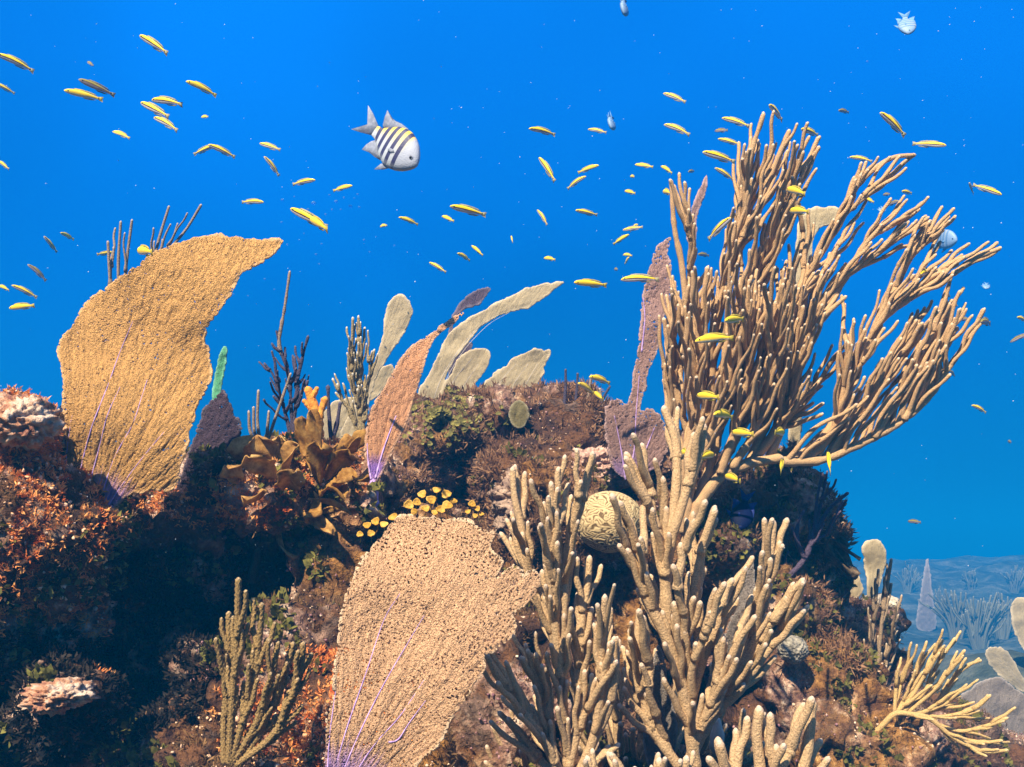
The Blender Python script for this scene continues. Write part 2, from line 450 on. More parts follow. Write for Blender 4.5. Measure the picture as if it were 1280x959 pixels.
def build_reef():
    mb = MB()
    for k, (px, py, d, rx, ry, rz) in enumerate(LUMPS):
        ellipsoid(mb, P(px, py, d), (rx, ry, rz), 4 if rx < .3 else 5, jitter=.22, seed=k)
    # plinth down to the seabed
    ellipsoid(mb, (-.1, 2.6, .1), (2.1, 1.4, .75), 5, jitter=.15, seed=77)
    me = mesh_np("reef", np.concatenate(mb.co), tris=np.concatenate(mb.t))
    o = link("reef", me)
    r = o.modifiers.new("r", 'REMESH'); r.mode = 'VOXEL'; r.voxel_size = 0.0105; r.use_smooth_shade = True
    dg = bpy.context.evaluated_depsgraph_get(); dg.update()
    ev = o.evaluated_get(dg)
    me2 = bpy.data.meshes.new_from_object(ev)
    o.modifiers.clear(); o.data = me2; bpy.data.meshes.remove(me)
    n = len(me2.vertices)
    co = np.empty(n * 3, np.float32); me2.vertices.foreach_get("co", co); co = co.reshape(-1, 3).astype(float)
    no = np.empty(n * 3, np.float32); me2.vertex_normals.foreach_get("vector", no); no = no.reshape(-1, 3)
    # 3D noise from stacked 2D value noise of three projections
    def n3(s, k, o_=3): return (fbm(co[:, 0] * s + 11 * k, co[:, 1] * s + co[:, 2] * s * .6, k, o_) + fbm(co[:, 1] * s, co[:, 2] * s + 5 * k + co[:, 0] * s * .5, k + 3, o_) + fbm(co[:, 2] * s, co[:, 0] * s - co[:, 1] * s * .5, k + 7, o_)) / 1.9
    def w3(s, k): return np.minimum(np.minimum(worley(co[:, 0] * s, co[:, 2] * s, k) + .0, worley(co[:, 1] * s + 7, co[:, 2] * s, k + 2) + .12), worley(co[:, 0] * s, co[:, 1] * s, k + 4) + .12)
    a = n3(9, 1) * .040 + n3(26, 2) * .024 + n3(70, 4, 2) * .010 - np.clip(.55 - w3(17, 9), 0, 1) * .0 
    knob = np.clip(.5 - w3(14, 21), 0, .5) * .05 * np.clip(n3(5, 31) * 2 + .6, 0, 1)
    pits = -np.clip(.26 - w3(11, 41), 0, .3) * .12
    co = co + no * (a + knob + pits)[:, None]
    me2.vertices.foreach_set("co", co.astype(np.float32).ravel()); me2.update()
    me2.materials.clear(); me2.materials.append(mat_reef())
    me2.polygons.foreach_set("use_smooth", np.ones(len(me2.polygons), bool))
    tag(o, kind="structure")
    return o

def reef_samples(o, n, near_bias=1.6):
    me = o.data
    nf = len(me.polygons)
    c = np.empty(nf * 3, np.float32); me.polygons.foreach_get("center", c); c = c.reshape(-1, 3).astype(float)
    nn = np.empty(nf * 3, np.float32); me.polygons.foreach_get("normal", nn); nn = nn.reshape(-1, 3).astype(float)
    a = np.empty(nf, np.float32); me.polygons.foreach_get("area", a)
    px, py, d = to_px(c)
    face = -(nn * (c - CAM)).sum(1) / np.linalg.norm(c - CAM, axis=1)
    vis = (px > -120) & (px < 1400) & (py < 1080) & (d > .2) & (face > -.35)
    w = a * vis / np.clip(d, .8, 9) ** near_bias
    idx = rng.choice(nf, n, p=w / w.sum())
    p = c[idx] + rng.normal(0, .003, (n, 3))
    return p, nn[idx], px[idx], py[idx], d[idx], idx

def tufts(name, p, nrm, size, mat, blades=5, width=.22, spread=.8, up=.35, kind="stuff", wave=0.0):
    """many small bent blades rooted at p"""
    n = len(p)
    if n == 0: return
    P0 = np.repeat(p, blades, 0); N = np.repeat(nrm, blades, 0); S = np.repeat(np.asarray(size) + np.zeros(n), blades) * rng.uniform(.55, 1.25, n * blades)
    m = len(P0)
    d = N + rng.normal(0, spread, (m, 3)); d[:, 2] += up
    d /= np.linalg.norm(d, axis=1)[:, None]
    side = np.cross(d, rng.normal(0, 1, (m, 3))); side /= np.linalg.norm(side, axis=1)[:, None] + 1e-9
    bend = np.cross(side, d) * rng.uniform(-.6, .6, m)[:, None]
    P0 = P0 + side * rng.normal(0, 1, m)[:, None] * S[:, None] * .35
    w = S * width * rng.uniform(.6, 1.3, m)
    s = S[:, None]; w = w[:, None]
    v = np.stack([P0 - side * w * .4, P0 + side * w * .4,
                  P0 + d * s * .55 + bend * s * .2 + side * w, P0 + d * s * .55 + bend * s * .2 - side * w * .9,
                  P0 + d * s + bend * s * .6], 1).reshape(-1, 3)
    b = np.arange(m) * 5
    q = np.stack([b, b + 1, b + 2, b + 3], 1); t = np.stack([b + 3, b + 2, b + 4], 1)
    o = link(name, mesh_np(name, v, q, t), None, mat, False)
    return tag(o, kind=kind)

def grains(name, p, nrm, size, mat):
    """small knobbly nodules"""
    co, tri = ICO[1]
    n = len(p); s = np.asarray(size) + np.zeros(n); s = s * rng.uniform(.5, 1.4, n)
    sc = s[:, None, None] * rng.uniform(.6, 1.3, (n, 1, 3))
    v = (co[None] * sc * (1 + rng.normal(0, .30, (n, len(co), 1))) + (p + nrm * s[:, None] * .3)[:, None]).reshape(-1, 3)
    t = (tri[None] + (np.arange(n) * len(co))[:, None, None]).reshape(-1, 3)
    return tag(link(name, mesh_np(name, v, tris=t), None, mat, True), kind="stuff")

def dress_reef(o):
    N = 150000
    p, nn, px, py, d, _ = reef_samples(o, N)
    def f(s, k): return fbm(p[:, 0] * s + p[:, 1] * s * .7, p[:, 2] * s - p[:, 1] * s * .4, k, 3)
    a, b, c = f(7, 51), f(16, 61), f(5, 71)
    u = rng.random(N)
    up = nn[:, 2]
    left = np.clip((200 - px) / 120, 0, 1) * np.clip((900 - py) / 80, 0, 1)
    rustzone = np.clip(left + (np.exp(-((px - 370) / 100) ** 2 - ((py - 590) / 60) ** 2)) + .8 * np.exp(-((px - 400) / 150) ** 2 - ((py - 900) / 100) ** 2) + .55 * np.exp(-((px - 230) / 90) ** 2 - ((py - 635) / 30) ** 2), 0, 1)
    black = (px < 300) & (py > np.where(px < 135, 790, 690)) & (py + .5 * px < 1010 + 60 * a)  # lower-left hollow, where shade is put into the turf colour
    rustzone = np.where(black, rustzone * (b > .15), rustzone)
    mound = (d > 1.95) & (px > 440) & (px < 1080)
    sz = .0065 + .0045 * rng.random(N)
    red = (rustzone > .35) & (b > -.25) & (u < .8)
    tufts("red_algae", p[red], nn[red], sz[red] * .85, mat_simple("red_algae", (.55, .10, .015), (.92, .46, .14), 38, rough=.7, trans=.25), 7, .15, .9)
    bushy = ~red & ((a > .02) & (u < .55) | (up > .55) & (u < .3))
    dk = (bushy & ~mound & ~black)
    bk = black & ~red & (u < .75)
    tufts("shade_blackened_turf", p[bk], nn[bk], sz[bk] * 1.3, mat_simple("shade_blackened_turf", (.006, .005, .004), (.035, .024, .014), 30, trans=.1), 7, .16, .8)  # turf coloured near-black to carry the hollow's shade
    tufts("brown_turf_algae", p[dk], nn[dk], sz[dk], mat_simple("brown_turf_algae", (.05, .03, .014), (.26, .14, .05), 30, trans=.15), 6, .11, .7)
    mv = bushy & mound
    tufts("maroon_turf_algae", p[mv], nn[mv], sz[mv] * 1.9, mat_simple("maroon_turf_algae", (.09, .04, .022), (.38, .21, .10), 26, trans=.2), 7, .09, .7, .6)
    ol = ~red & (c > .12) & (b < .05) & (u > .80)
    tufts("olive_turf_algae", p[ol], nn[ol], sz[ol] * 1.5, mat_simple("olive_turf_algae", (.06, .06, .012), (.24, .21, .04), 40, trans=.25), 5, .34, .8, .4)
    wh = ~red & ~black & (b > .12) & (u > .86) & (up > -.2) & ~bushy
    grains("pale_coralline_algae", p[wh], nn[wh], .0022, mat_simple("pale_coralline_algae", (.34, .20, .12), (.80, .60, .40), 55, rough=.8))
    og = (rustzone > .25) & (b < .0) & (u > .72)
    grains("orange_crust_sponge", p[og], nn[og], .0026, mat_simple("orange_crust_sponge", (.60, .26, .10), (.90, .66, .42), 50, rough=.7))
    pk = ~red & (a < -.12) & (u > .88) & ~bushy
    grains("mauve_coralline_algae", p[pk], nn[pk], .0020, mat_simple("mauve_coralline_algae", (.14, .06, .08), (.40, .22, .20), 55, rough=.8))

# ------------------------------------------------------------------ sea fans
def poly_sd(x, y, poly):
    """signed distance, positive inside"""
    poly = np.asarray(poly, float)
    best = np.full(x.shape, 1e9); ins = np.zeros(x.shape, bool)
    for (x0, y0), (x1, y1) in zip(poly, np.roll(poly, -1, 0)):
        dx, dy = x1 - x0, y1 - y0
        t = np.clip(((x - x0) * dx + (y - y0) * dy) / (dx * dx + dy * dy + 1e-9), 0, 1)
        best = np.minimum(best, np.hypot(x - x0 - t * dx, y - y0 - t * dy))
        c = ((y0 > y) != (y1 > y)) & (x < dx * (y - y0) / (dy if abs(dy) > 1e-9 else 1e-9) + x0)
        ins ^= c
    return np.where(ins, best, -best)

def smooth_poly(pts, sharp=(), n=10):
    pts = np.asarray(pts, float); m = len(pts); out = []
    for i in range(m):
        a, b, c, d = pts[i - 1], pts[i], pts[(i + 1) % m], pts[(i + 2) % m]
        if i in sharp: a = b
        if (i + 1) % m in sharp: d = c
        for t in np.linspace(0, 1, n, endpoint=False):
            out.append(.5 * (2 * b + (c - a) * t + (2 * a - 5 * b + 4 * c - d) * t ** 2 + (3 * b - a - 3 * c + d) * t ** 3))
    return np.array(out)

def sea_fan(label, poly, base, d, mat, depth=None, cell=.0016, hole=.30, fringe=6, jag=3.0, thick=.0035, rough=.004, sharp=(), veins=(), vein_mat=None,
            vein_r=.0022, group=None, net=(.0042, .0085), seed=0, stem=True, rim_px=4.5, stem_r=.007, root_down=.03):
    """poly / base / veins are traced in photo pixels; depth(u,v) in m is the bend of the blade (u right, v up from the base, m)"""
    pl = smooth_poly(poly, sharp)
    k = d / F                                      # m per pixel
    step = cell / k
    x0, y0 = pl.min(0) - fringe; x1, y1 = pl.max(0) + fringe
    nx = int((x1 - x0) / step) + 2; ny = int((y1 - y0) / step) + 2
    gx = x0 + np.arange(nx) * step; gy = y0 + np.arange(ny) * step
    X, Y = np.meshgrid(gx, gy)
    X = X + (hash2(np.arange(ny)[:, None] + 0 * X.astype(int), np.arange(nx)[None] + 0 * X.astype(int), seed) - .5) * step * .5
    Y = Y + (hash2(np.arange(ny)[:, None] + 0 * X.astype(int), np.arange(nx)[None] + 0 * X.astype(int), seed + 5) - .5) * step * .5
    bx, by = base
    def polar(x, y):
        u = (x - bx) * k; v = (by - y) * k
        return np.hypot(u, v), np.arctan2(u, v)
    r, th = polar(X, Y)
    sd = poly_sd(X, Y, pl)
    R0 = max(r[sd > 0].mean(), .05)
    j = (vnoise(th * R0 / .0045, r / .02, seed) * .6 + vnoise(th * R0 / .011, r / .03, seed + 2) * .8 + .35 * vnoise(X / 2.2, Y / 2.2, seed + 9)) * jag
    cx = .25 * (X[:-1, :-1] + X[1:, :-1] + X[:-1, 1:] + X[1:, 1:]); cy = .25 * (Y[:-1, :-1] + Y[1:, :-1] + Y[:-1, 1:] + Y[1:, 1:])
    sdc = .25 * ((sd + j)[:-1, :-1] + (sd + j)[1:, :-1] + (sd + j)[:-1, 1:] + (sd + j)[1:, 1:])
    keep = sdc > 0
    if hole > 0:
        rc, tc_ = polar(cx, cy)
        warp = .35 * vnoise(cx * k / .012, cy * k / .012, seed + 3)
        # keep the branch spacing even as the fan widens
        lev = np.floor(np.log2(np.maximum(rc, .02) / .02)); ang = np.maximum(.02, .02 * 2 ** lev)
        w = worley(tc_ * ang / net[0] * 1.4 + lev * 13 + warp, rc / net[1], seed)
        edge = np.clip(1 - sdc / fringe, 0, 1)
        h = hole * (1 + .35 * edge) * (.9 + .25 * vnoise(cx / 14, cy / 14, seed + 4))
        keep &= ~((w < h) & (sdc > 1.2))
    # drop crumbs: cells with no neighbour
    nb = np.zeros(keep.shape, int)
    nb[1:] += keep[:-1]; nb[:-1] += keep[1:]; nb[:, 1:] += keep[:, :-1]; nb[:, :-1] += keep[:, 1:]
    keep &= nb >= 2
    ii, jj = np.nonzero(keep)
    quad = np.stack([ii * nx + jj, (ii + 1) * nx + jj, (ii + 1) * nx + jj + 1, ii * nx + jj + 1], 1)
    used, inv = np.unique(quad, return_inverse=True); quad = inv.reshape(-1, 4)
    x = X.ravel()[used]; y = Y.ravel()[used]
    # relax rim and hole vertices
    cnt = np.bincount(quad.ravel(), minlength=len(x)); rim = cnt < 4
    e = np.concatenate([quad[:, [0, 1]], quad[:, [1, 2]], quad[:, [2, 3]], quad[:, [3, 0]]])
    e = np.concatenate([e, e[:, ::-1]])
    for _ in range(2):
        m_ = rim[e[:, 0]] & rim[e[:, 1]]
        sx = np.bincount(e[m_, 0], x[e[m_, 1]], len(x)); sy = np.bincount(e[m_, 0], y[e[m_, 1]], len(x)); c = np.bincount(e[m_, 0], minlength=len(x))
        ok = rim & (c > 1)
        x = np.where(ok, x * .5 + .5 * sx / np.maximum(c, 1), x); y = np.where(ok, y * .5 + .5 * sy / np.maximum(c, 1), y)
    r, th = polar(x, y)
    u = (x - bx) * k; v = (by - y) * k
    dz = depth(u, v) if depth else 0 * u
    rel = lambda u, v, r, th: rough * (fbm(th * R0 / .010, r / .035, seed + 6) * .8 + .45 * vnoise(th * R0 / .0035, r / .009, seed + 7)) + .006 * vnoise(u / .05, v / .05, seed + 8)
    dz = dz + rel(u, v, r, th)
    root = thing("sea_fan", P(bx, by, d), label, "sea fan", group)
    co = PA(x, y, d + dz) - np.array(root.location)
    me = mesh_np("blade", co, quad[:, ::-1], uv=np.stack([r, th], 1))
    ra_ = me.attributes.new("rim", 'FLOAT', 'POINT'); ra_.data.foreach_set("value", np.clip(1 - poly_sd(x, y, pl) / rim_px, 0, 1).astype(np.float32) * float(rim_px > 0.1))
    b = link("blade", me, root, mat)
    s = b.modifiers.new("thickness", 'SOLIDIFY'); s.thickness = thick; s.offset = 0.0
    def dep(px, py):
        uu = (px - bx) * k; vv = (by - py) * k
        return d + (depth(uu, vv) if depth else 0 * uu) + rel(uu, vv, np.hypot(uu, vv), np.arctan2(uu, vv))
    for pts in veins:
        q = resample(np.asarray(pts, float), n=max(10, int(len(pts) * 9)))
        w = PA(q[:, 0], q[:, 1], dep(q[:, 0], q[:, 1]) - thick * .5)
        mb = MB(); tube(mb, w, np.linspace(vein_r, vein_r * .35, len(w)), 6, lump=.25, seed=len(pts))
        mb.build("vein", vein_mat, root)
    if stem:
        mb = MB()
        a = P(bx, by - 6, float(dep(np.array([bx * 1.]), np.array([by - 6.]))[0])); b_ = P(bx, by, d)
        w = resample([a, b_, b_ + np.array([0, .01, -root_down])], n=8)
        tube(mb, w, np.linspace(stem_r * .6, stem_r * 1.7, 8), 8, lump=.2, seed=3)
        mb.build("holdfast", vein_mat or mat, root)
    return root

# ------------------------------------------------------------------ branching soft corals
class Coral:
    def __init__(s, name, label, cat, base, d, mat, group=None, sides=7, step=.006, lump=.10, wart=0.0, flow=None, branch_name="branch", ra=1.0, rb=1.0):
        s.root = thing(name, P(base[0], base[1], d), label, cat, group)
        s.base, s.d, s.mat, s.sides, s.step, s.lump, s.wart = base, d, mat, sides, step, lump, wart
        s.ra, s.rb = ra, rb
        s.k = d / F; s.limbs = []; s.parts = []; s.branch_name = branch_name; s.seed = 1
    def w(s, pts):
        pts = np.asarray(pts, float)
        return PA(pts[:, 0], pts[:, 1], s.d + pts[:, 2])
    def limb(s, pts, r0, r1, dz0=0.0, dz1=0.0, name=None):
        """pts in photo px (x, y[, depth offset m]); radii in px"""
        pts = [tuple(p) if len(p) == 3 else (*p, dz0 + (dz1 - dz0) * i / (len(pts) - 1)) for i, p in enumerate(pts)]
        q = resample(np.array([(a, b, c / s.k) for a, b, c in pts]), step=s.step / s.k)   # isotropic px units
        q[:, 2] *= s.k
        mb = MB(); s.seed += 1
        rad = np.linspace(r0 * s.ra, r1 * s.rb, len(q)) * s.k
        tube(mb, s.w(q), rad, s.sides + 2, lump=s.lump, seed=s.seed, wart=s.wart)
        L = dict(q=q, mb=mb, r=np.linspace(r0, r1, len(q)), n=0, name=name or s.branch_name)
        s.limbs.append(L); return L
    def _grow(s, L, i, tip, r, side_bias=.4, bend=None, end_dir=None):
        q = L["q"]; p = q[i]
        t = q[min(i + 2, len(q) - 1)] - q[max(i - 2, 0)]; t = t[:2] / (np.linalg.norm(t[:2]) + 1e-9)
        e = np.array(tip[:2]) - p[:2]; D = np.linalg.norm(e) + 1e-9; e = e / D
        out = e + (e - t * (e @ t)) * side_bias; out /= np.linalg.norm(out) + 1e-9
        ed = end_dir if end_dir is not None else (t * .75 + e * .4); ed = ed / np.linalg.norm(ed)
        tt = np.linspace(0, 1, 14)[:, None]
        h = [(2 * tt ** 3 - 3 * tt ** 2 + 1), (tt ** 3 - 2 * tt ** 2 + tt), (-2 * tt ** 3 + 3 * tt ** 2), (tt ** 3 - tt ** 2)]
        xy = h[0] * p[:2] + h[1] * out * D * 1.1 + h[2] * np.array(tip[:2]) + h[3] * ed * D * .9
        pw = np.sin(tt * math.pi) * np.sin(tt * random.uniform(3, 8) + random.uniform(0, 6)) * D * .035
        xy = xy + pw * np.array([-e[1], e[0]])
        dz = p[2] + (tip[2] - p[2]) * tt[:, 0] ** .8
        pts = np.stack([xy[:, 0], xy[:, 1], dz / s.k], 1)
        c = resample(pts, step=s.step / s.k); c[:, 2] *= s.k
        s.seed += 1
        rr = np.full(len(c), r * s.rb) * (1 + .10 * vnoise(np.arange(len(c)) * .35, s.seed * 1.7 + 0 * np.arange(len(c)), 4)); rr[:2] = r * .82; rr *= np.linspace(1.16, .76, len(c))
        tube(L["mb"], s.w(c), rr * s.k, s.sides, lump=s.lump, seed=s.seed, wart=s.wart)
        return c
    def tips(s, tips, r, maxlen=95, minlen=14, ang=52, zspread=.05, chain=True):
        """join each tip to the nearest suitable limb below it"""
        tips = sorted(tips, key=lambda t: math.hypot(t[0] - s.base[0], t[1] - s.base[1]))
        extra = []
        for n_, tp in enumerate(tips):
            best = None
            for li, L in enumerate(s.limbs + extra):
                q = L["q"]; m = len(q)
                if m < 5: continue
                dd = np.array(tp[:2]) - q[:, :2]; D = np.hypot(dd[:, 0], dd[:, 1])
                T = np.gradient(q[:, :2], axis=0); T /= np.linalg.norm(T, axis=1)[:, None] + 1e-9
                cosang = (dd * T).sum(1) / (D + 1e-9)
                ok = (cosang > math.cos(math.radians(ang))) & (D > minlen) & (D < maxlen * 1.6)
                ok[:2] = False
                if "sub" in L: ok[int(m * .75):] = False
                cost = np.where(ok, D * (.6 + 5 * (1 - cosang)) + np.maximum(0, D - maxlen) * 3 + np.maximum(0, maxlen * .8 - D) * 1.1, 1e9)
                i = int(cost.argmin())
                if cost[i] < 1e8 and (best is None or cost[i] < best[0]): best = (cost[i], L, i)
            if best is None: continue
            _, L, i = best
            z = tp[2] if len(tp) > 2 else L["q"][i][2] + random.uniform(-zspread, zspread)
            c = s._grow(L, i, (tp[0], tp[1], z), r * random.uniform(.88, 1.12))
            if chain: extra.append(dict(q=c, mb=L["mb"], sub=1))
        return s
    def sprout(s, every, r, L0, L1, upw=.12, lat=(.08, .30), oneside=0, start=.15, end=.97, zspread=.06, only=None, avoid=None):
        for li, L in enumerate(list(s.limbs)):
            if only is not None and li not in only: continue
            q = L["q"]; m = len(q); seg = np.hypot(*np.diff(q[:, :2], axis=0).T); cum = np.concatenate([[0], np.cumsum(seg)])
            pos = cum[-1] * start; side = 1
            while pos < cum[-1] * end:
                i = int(np.searchsorted(cum, pos)); i = min(i, m - 2)
                t = q[min(i + 2, m - 1)] - q[max(i - 2, 0)]; t = t[:2] / (np.linalg.norm(t[:2]) + 1e-9)
                nrm = np.array([-t[1], t[0]]) * (side if not oneside else oneside)
                ln = random.uniform(L0, L1) * (1 if pos < cum[-1] * .8 else .7)
                up = np.array([0, -1.0])
                g = t * 1.0 + nrm * random.uniform(*lat) + up * upw; g /= np.linalg.norm(g)
                tip = q[i][:2] + g * ln
                if avoid is None or avoid(tip):
                    s._grow(L, i, (*tip, q[i][2] + random.uniform(-zspread, zspread)), r * random.uniform(.85, 1.1), .9, end_dir=g * .6 + t * .5 + up * .3)
                pos += every * random.uniform(.7, 1.3); side = -side if random.random() < .8 else side
    def done(s):
        for L in s.limbs:
            L["mb"].build(L["name"], s.mat, s.root)
        return s.root
# ================================================================== build: setting
seabed = build_seabed()
reef = build_reef()
dress_reef(reef)

# ================================================================== sea fans
TAN = mat_fan("tan_fan_tissue", (.66, .36, .11), (.34, .20, .62), .17)
ROSE = mat_fan("rose_fan_tissue", (.76, .445, .23), (.36, .22, .60), .12, pit=520)
PEACH = mat_fan("peach_fan_tissue", (.74, .36, .17), (.34, .18, .70), .07)
PALE = mat_fan("pale_fan_tissue", (.54, .43, .24), (.5, .42, .34), .05, .5, trans=.30, dark=(.38, .30, .17))
MAUVE = mat_fan("mauve_fan_tissue", (.40, .24, .19), (.36, .22, .42), .10, .8, dark=(.20, .11, .09))
DUSK = mat_fan("dusky_fan_tissue", (.10, .065, .085), (.10, .06, .10), .05, .8, trans=.05)
GREY = mat_fan("grey_fan_tissue", (.28, .23, .18), (.26, .2, .2), .02, .9, trans=.12)
PURPLE = mat_simple("purple_fan_vein", (.32, .20, .44), (.54, .36, .60), 90, .6, .002)
RIB = mat_simple("pale_fan_rib", (.40, .36, .28), (.58, .50, .42), 90, .4, .001)

sea_fan("large tan sea fan with purple veins arching right over the orange reef on the left",
        [(355, 300), (328, 299), (299, 296), (269, 294), (242, 297), (215, 305), (188, 316), (168, 331), (134, 358), (111, 376), (92, 402), (77, 424), (73, 442), (79, 475), (80, 502), (82, 530),
         (82, 571), (79, 618), (88, 616), (97, 600), (112, 606), (118, 622), (108, 655), (118, 667), (131, 650), (150, 627), (168, 617), (192, 614), (218, 606), (232, 560), (250, 508), (262, 478),
         (264, 462), (260, 432), (256, 428), (260, 408), (273, 394), (286, 371), (299, 344), (312, 337), (336, 324), (349, 311)],
        (106, 690), 1.50, TAN, lambda u, v: .28 * v ** 2 + .06 * v + .45 * np.clip(u - .02, 0, 1) ** 2 + .012 * np.sin(v * 22 + u * 9), cell=.0015, hole=.17, jag=3.2, rough=.0028, sharp=(0, 40),
        veins=[[(83, 625), (82, 585), (86, 545), (90, 520)], [(97, 604), (106, 565), (116, 530), (134, 484), (150, 440), (166, 402)], [(112, 604), (124, 560), (134, 520), (150, 484)],
               [(118, 660), (128, 618), (140, 580), (152, 555), (166, 530), (176, 500), (184, 475)], [(122, 655), (150, 610), (180, 570), (205, 540)]], vein_mat=PURPLE, vein_r=.0012, seed=1, stem_r=.009)
sea_fan("broad pink-tan sea fan with ragged right edge standing low in front of the knobbly corals",
        [(481, 660), (495, 647), (512, 643), (530, 646), (556, 648), (582, 651), (604, 662), (618, 668), (614, 686), (629, 704), (620, 722), (636, 708), (651, 711), (653, 722), (666, 713), (676, 722), (673, 742), (657, 759),
         (641, 768), (646, 786), (631, 806), (607, 822), (606, 839), (589, 862), (578, 884), (563, 899), (548, 933), (520, 958), (490, 1000), (450, 1040), (416, 1040), (405, 970), (406, 907), (417, 862), (419, 824), (425, 780), (430, 746), (441, 722), (460, 690)],
        (414, 1030), 1.03, ROSE, lambda u, v: .28 * v + .25 * v * v + .10 * u + .008 * np.sin(u * 30), cell=.00092, hole=.25, jag=4.5, rough=.0022, fringe=9,
        veins=[[(413, 985), (432, 915), (458, 840), (480, 775), (500, 742)], [(420, 985), (450, 915), (480, 855), (512, 800), (530, 770)], [(424, 1000), (465, 935), (500, 895), (530, 850)],
               [(409, 975), (412, 920), (420, 860)], [(486, 928), (498, 924), (512, 903), (532, 876)]], vein_mat=PURPLE, vein_r=.0009, net=(.0027, .0042), seed=2)
sea_fan("narrow peach sea fan with twisted tip and purple foot at the reef's centre",
        [(582, 390), (566, 397), (549, 409), (541, 416), (521, 428), (504, 444), (491, 465), (477, 488), (467, 505), (459, 532), (456, 562), (463, 596), (472, 600), (487, 569), (507, 532), (516, 505), (524, 478), (534, 444), (543, 424), (553, 415), (570, 403)],
        (466, 606), 1.64, PEACH, lambda u, v: .25 * u + .3 * v, cell=.0017, hole=.15, jag=1.6, rough=.0028, sharp=(0,),
        veins=[[(464, 600), (460, 575), (459, 555)], [(469, 598), (480, 560), (495, 520)]], vein_mat=PURPLE, vein_r=.002, seed=3)
def back_fan(label, poly, base, d, mat=PALE, cell=.0035, jag=1.6, veins=(), seed=5, bend=.25, thick=.004, group="pale sea fans behind the mound", tilt=0.0, **kw):
    return sea_fan(label, poly, base, d, mat, lambda u, v: bend * u * u + tilt * u + .12 * v * v, cell=cell, hole=0, jag=jag, thick=thick, rough=.0025, veins=veins, vein_mat=RIB, vein_r=.0012, seed=seed, group=group, stem_r=.008, **kw)
back_fan("long pale sea fan sweeping up to a thin point over the mound",
         [(709, 352), (689, 354), (662, 359), (635, 372), (615, 382), (588, 397), (568, 411), (557, 421), (548, 444), (538, 465), (524, 488), (514, 515), (514, 560), (545, 560), (552, 502), (556, 481), (562, 461), (581, 431), (608, 404), (636, 391), (641, 389), (669, 381), (686, 369), (697, 359)],
         (525, 575), 2.90, veins=[[(535, 540), (545, 490), (565, 450), (595, 412), (625, 393)], [(545, 540), (552, 490), (575, 445), (608, 408), (636, 391)]], sharp=(0,), seed=6)
back_fan("small grey sea fan blade poking up behind the long sweeping fan", [(613, 360), (598, 361), (582, 371), (570, 387), (563, 401), (558, 430), (545, 500), (549, 500), (563, 440), (569, 402), (582, 386), (598, 381), (608, 371)], (545, 560), 3.15, DUSK, seed=7)
back_fan("oval pale sea fan leaning right just above the mound's leafy left shoulder", [(611, 437), (588, 437), (571, 450), (564, 466), (555, 481), (547, 500), (545, 540), (575, 540), (588, 492), (602, 471), (611, 455)], (550, 560), 2.75,
         veins=[[(560, 520), (575, 490), (598, 455)], [(555, 520), (565, 480), (590, 448)]], seed=8)
back_fan("frosted white-edged sea fan on the crest of the mound", [(684, 437), (662, 437), (642, 448), (628, 461), (614, 472), (598, 487), (600, 520), (650, 530), (670, 500), (674, 480), (680, 465), (687, 442)], (625, 545), 2.75,
         veins=[[(632, 520), (640, 485), (660, 455)], [(640, 520), (655, 485), (672, 455)], [(625, 515), (625, 480), (645, 455)]], jag=2.6, seed=9)
back_fan("dark blue-grey sea fan half hidden behind the oval pale fan", [(590, 428), (575, 432), (566, 445), (560, 465), (566, 475), (580, 460), (588, 445)], (560, 540), 3.3, DUSK, seed=10)
back_fan("tall paddle-shaped pale green sea fan behind the frosted bushy coral", [(501, 368), (512, 377), (517, 391), (508, 411), (497, 428), (484, 448), (472, 470), (462, 500), (450, 540), (425, 545), (437, 518), (450, 498), (460, 475), (469, 452), (477, 424), (481, 401), (484, 384), (491, 372)], (432, 580), 3.0, seed=11)
back_fan("broad low pale green sea fan leaning behind the narrow peach fan", [(489, 456), (477, 460), (462, 478), (448, 494), (430, 498), (414, 505), (404, 520), (406, 560), (445, 560), (455, 512), (475, 492), (491, 468)], (415, 590), 3.15, seed=12)
back_fan("small round olive sea fan stuck flat on the face of the mound", [(649, 500), (658, 506), (661, 520), (656, 532), (649, 536), (640, 530), (636, 517), (640, 505)], (649, 545), 2.24, mat_fan("olive_fan_tissue", (.22, .18, .07), (.2, .17, .1), .01, .6), cell=.0025, jag=1.0, seed=13, group=None, stem=False)
sea_fan("tall mauve sea fan rising from frilly purple lobes behind the brain coral",
        [(838, 297), (828, 303), (819, 311), (809, 338), (803, 370), (800, 409), (794, 452), (788, 490), (783, 505), (770, 498), (758, 508), (756, 530), (760, 560), (768, 590), (790, 600), (812, 590), (830, 575), (836, 550), (828, 525), (812, 510), (800, 512), (806, 485), (812, 463), (823, 432), (829, 401), (840, 362), (838, 331), (834, 318)],
        (786, 608), 2.12, MAUVE, lambda u, v: .15 * v * v + .1 * u, cell=.0021, hole=.20, jag=2.4, rough=.0028, veins=[[(786, 600), (793, 560), (795, 520), (799, 470)], [(782, 600), (776, 560), (768, 520)], [(790, 600), (806, 565), (818, 535)], [(802, 440), (806, 400), (804, 372)]], vein_mat=PURPLE, seed=14, stem=False)
sea_fan("slim pink sea fan tip showing between the big rod coral's left branches", [(886, 210), (880, 222), (872, 240), (866, 256), (862, 275), (858, 300), (870, 300), (872, 270), (879, 250), (884, 232)], (862, 420), 3.0, MAUVE, lambda u, v: .1 * v, cell=.003, hole=0, jag=1, seed=15, vein_mat=RIB, sharp=(0,))
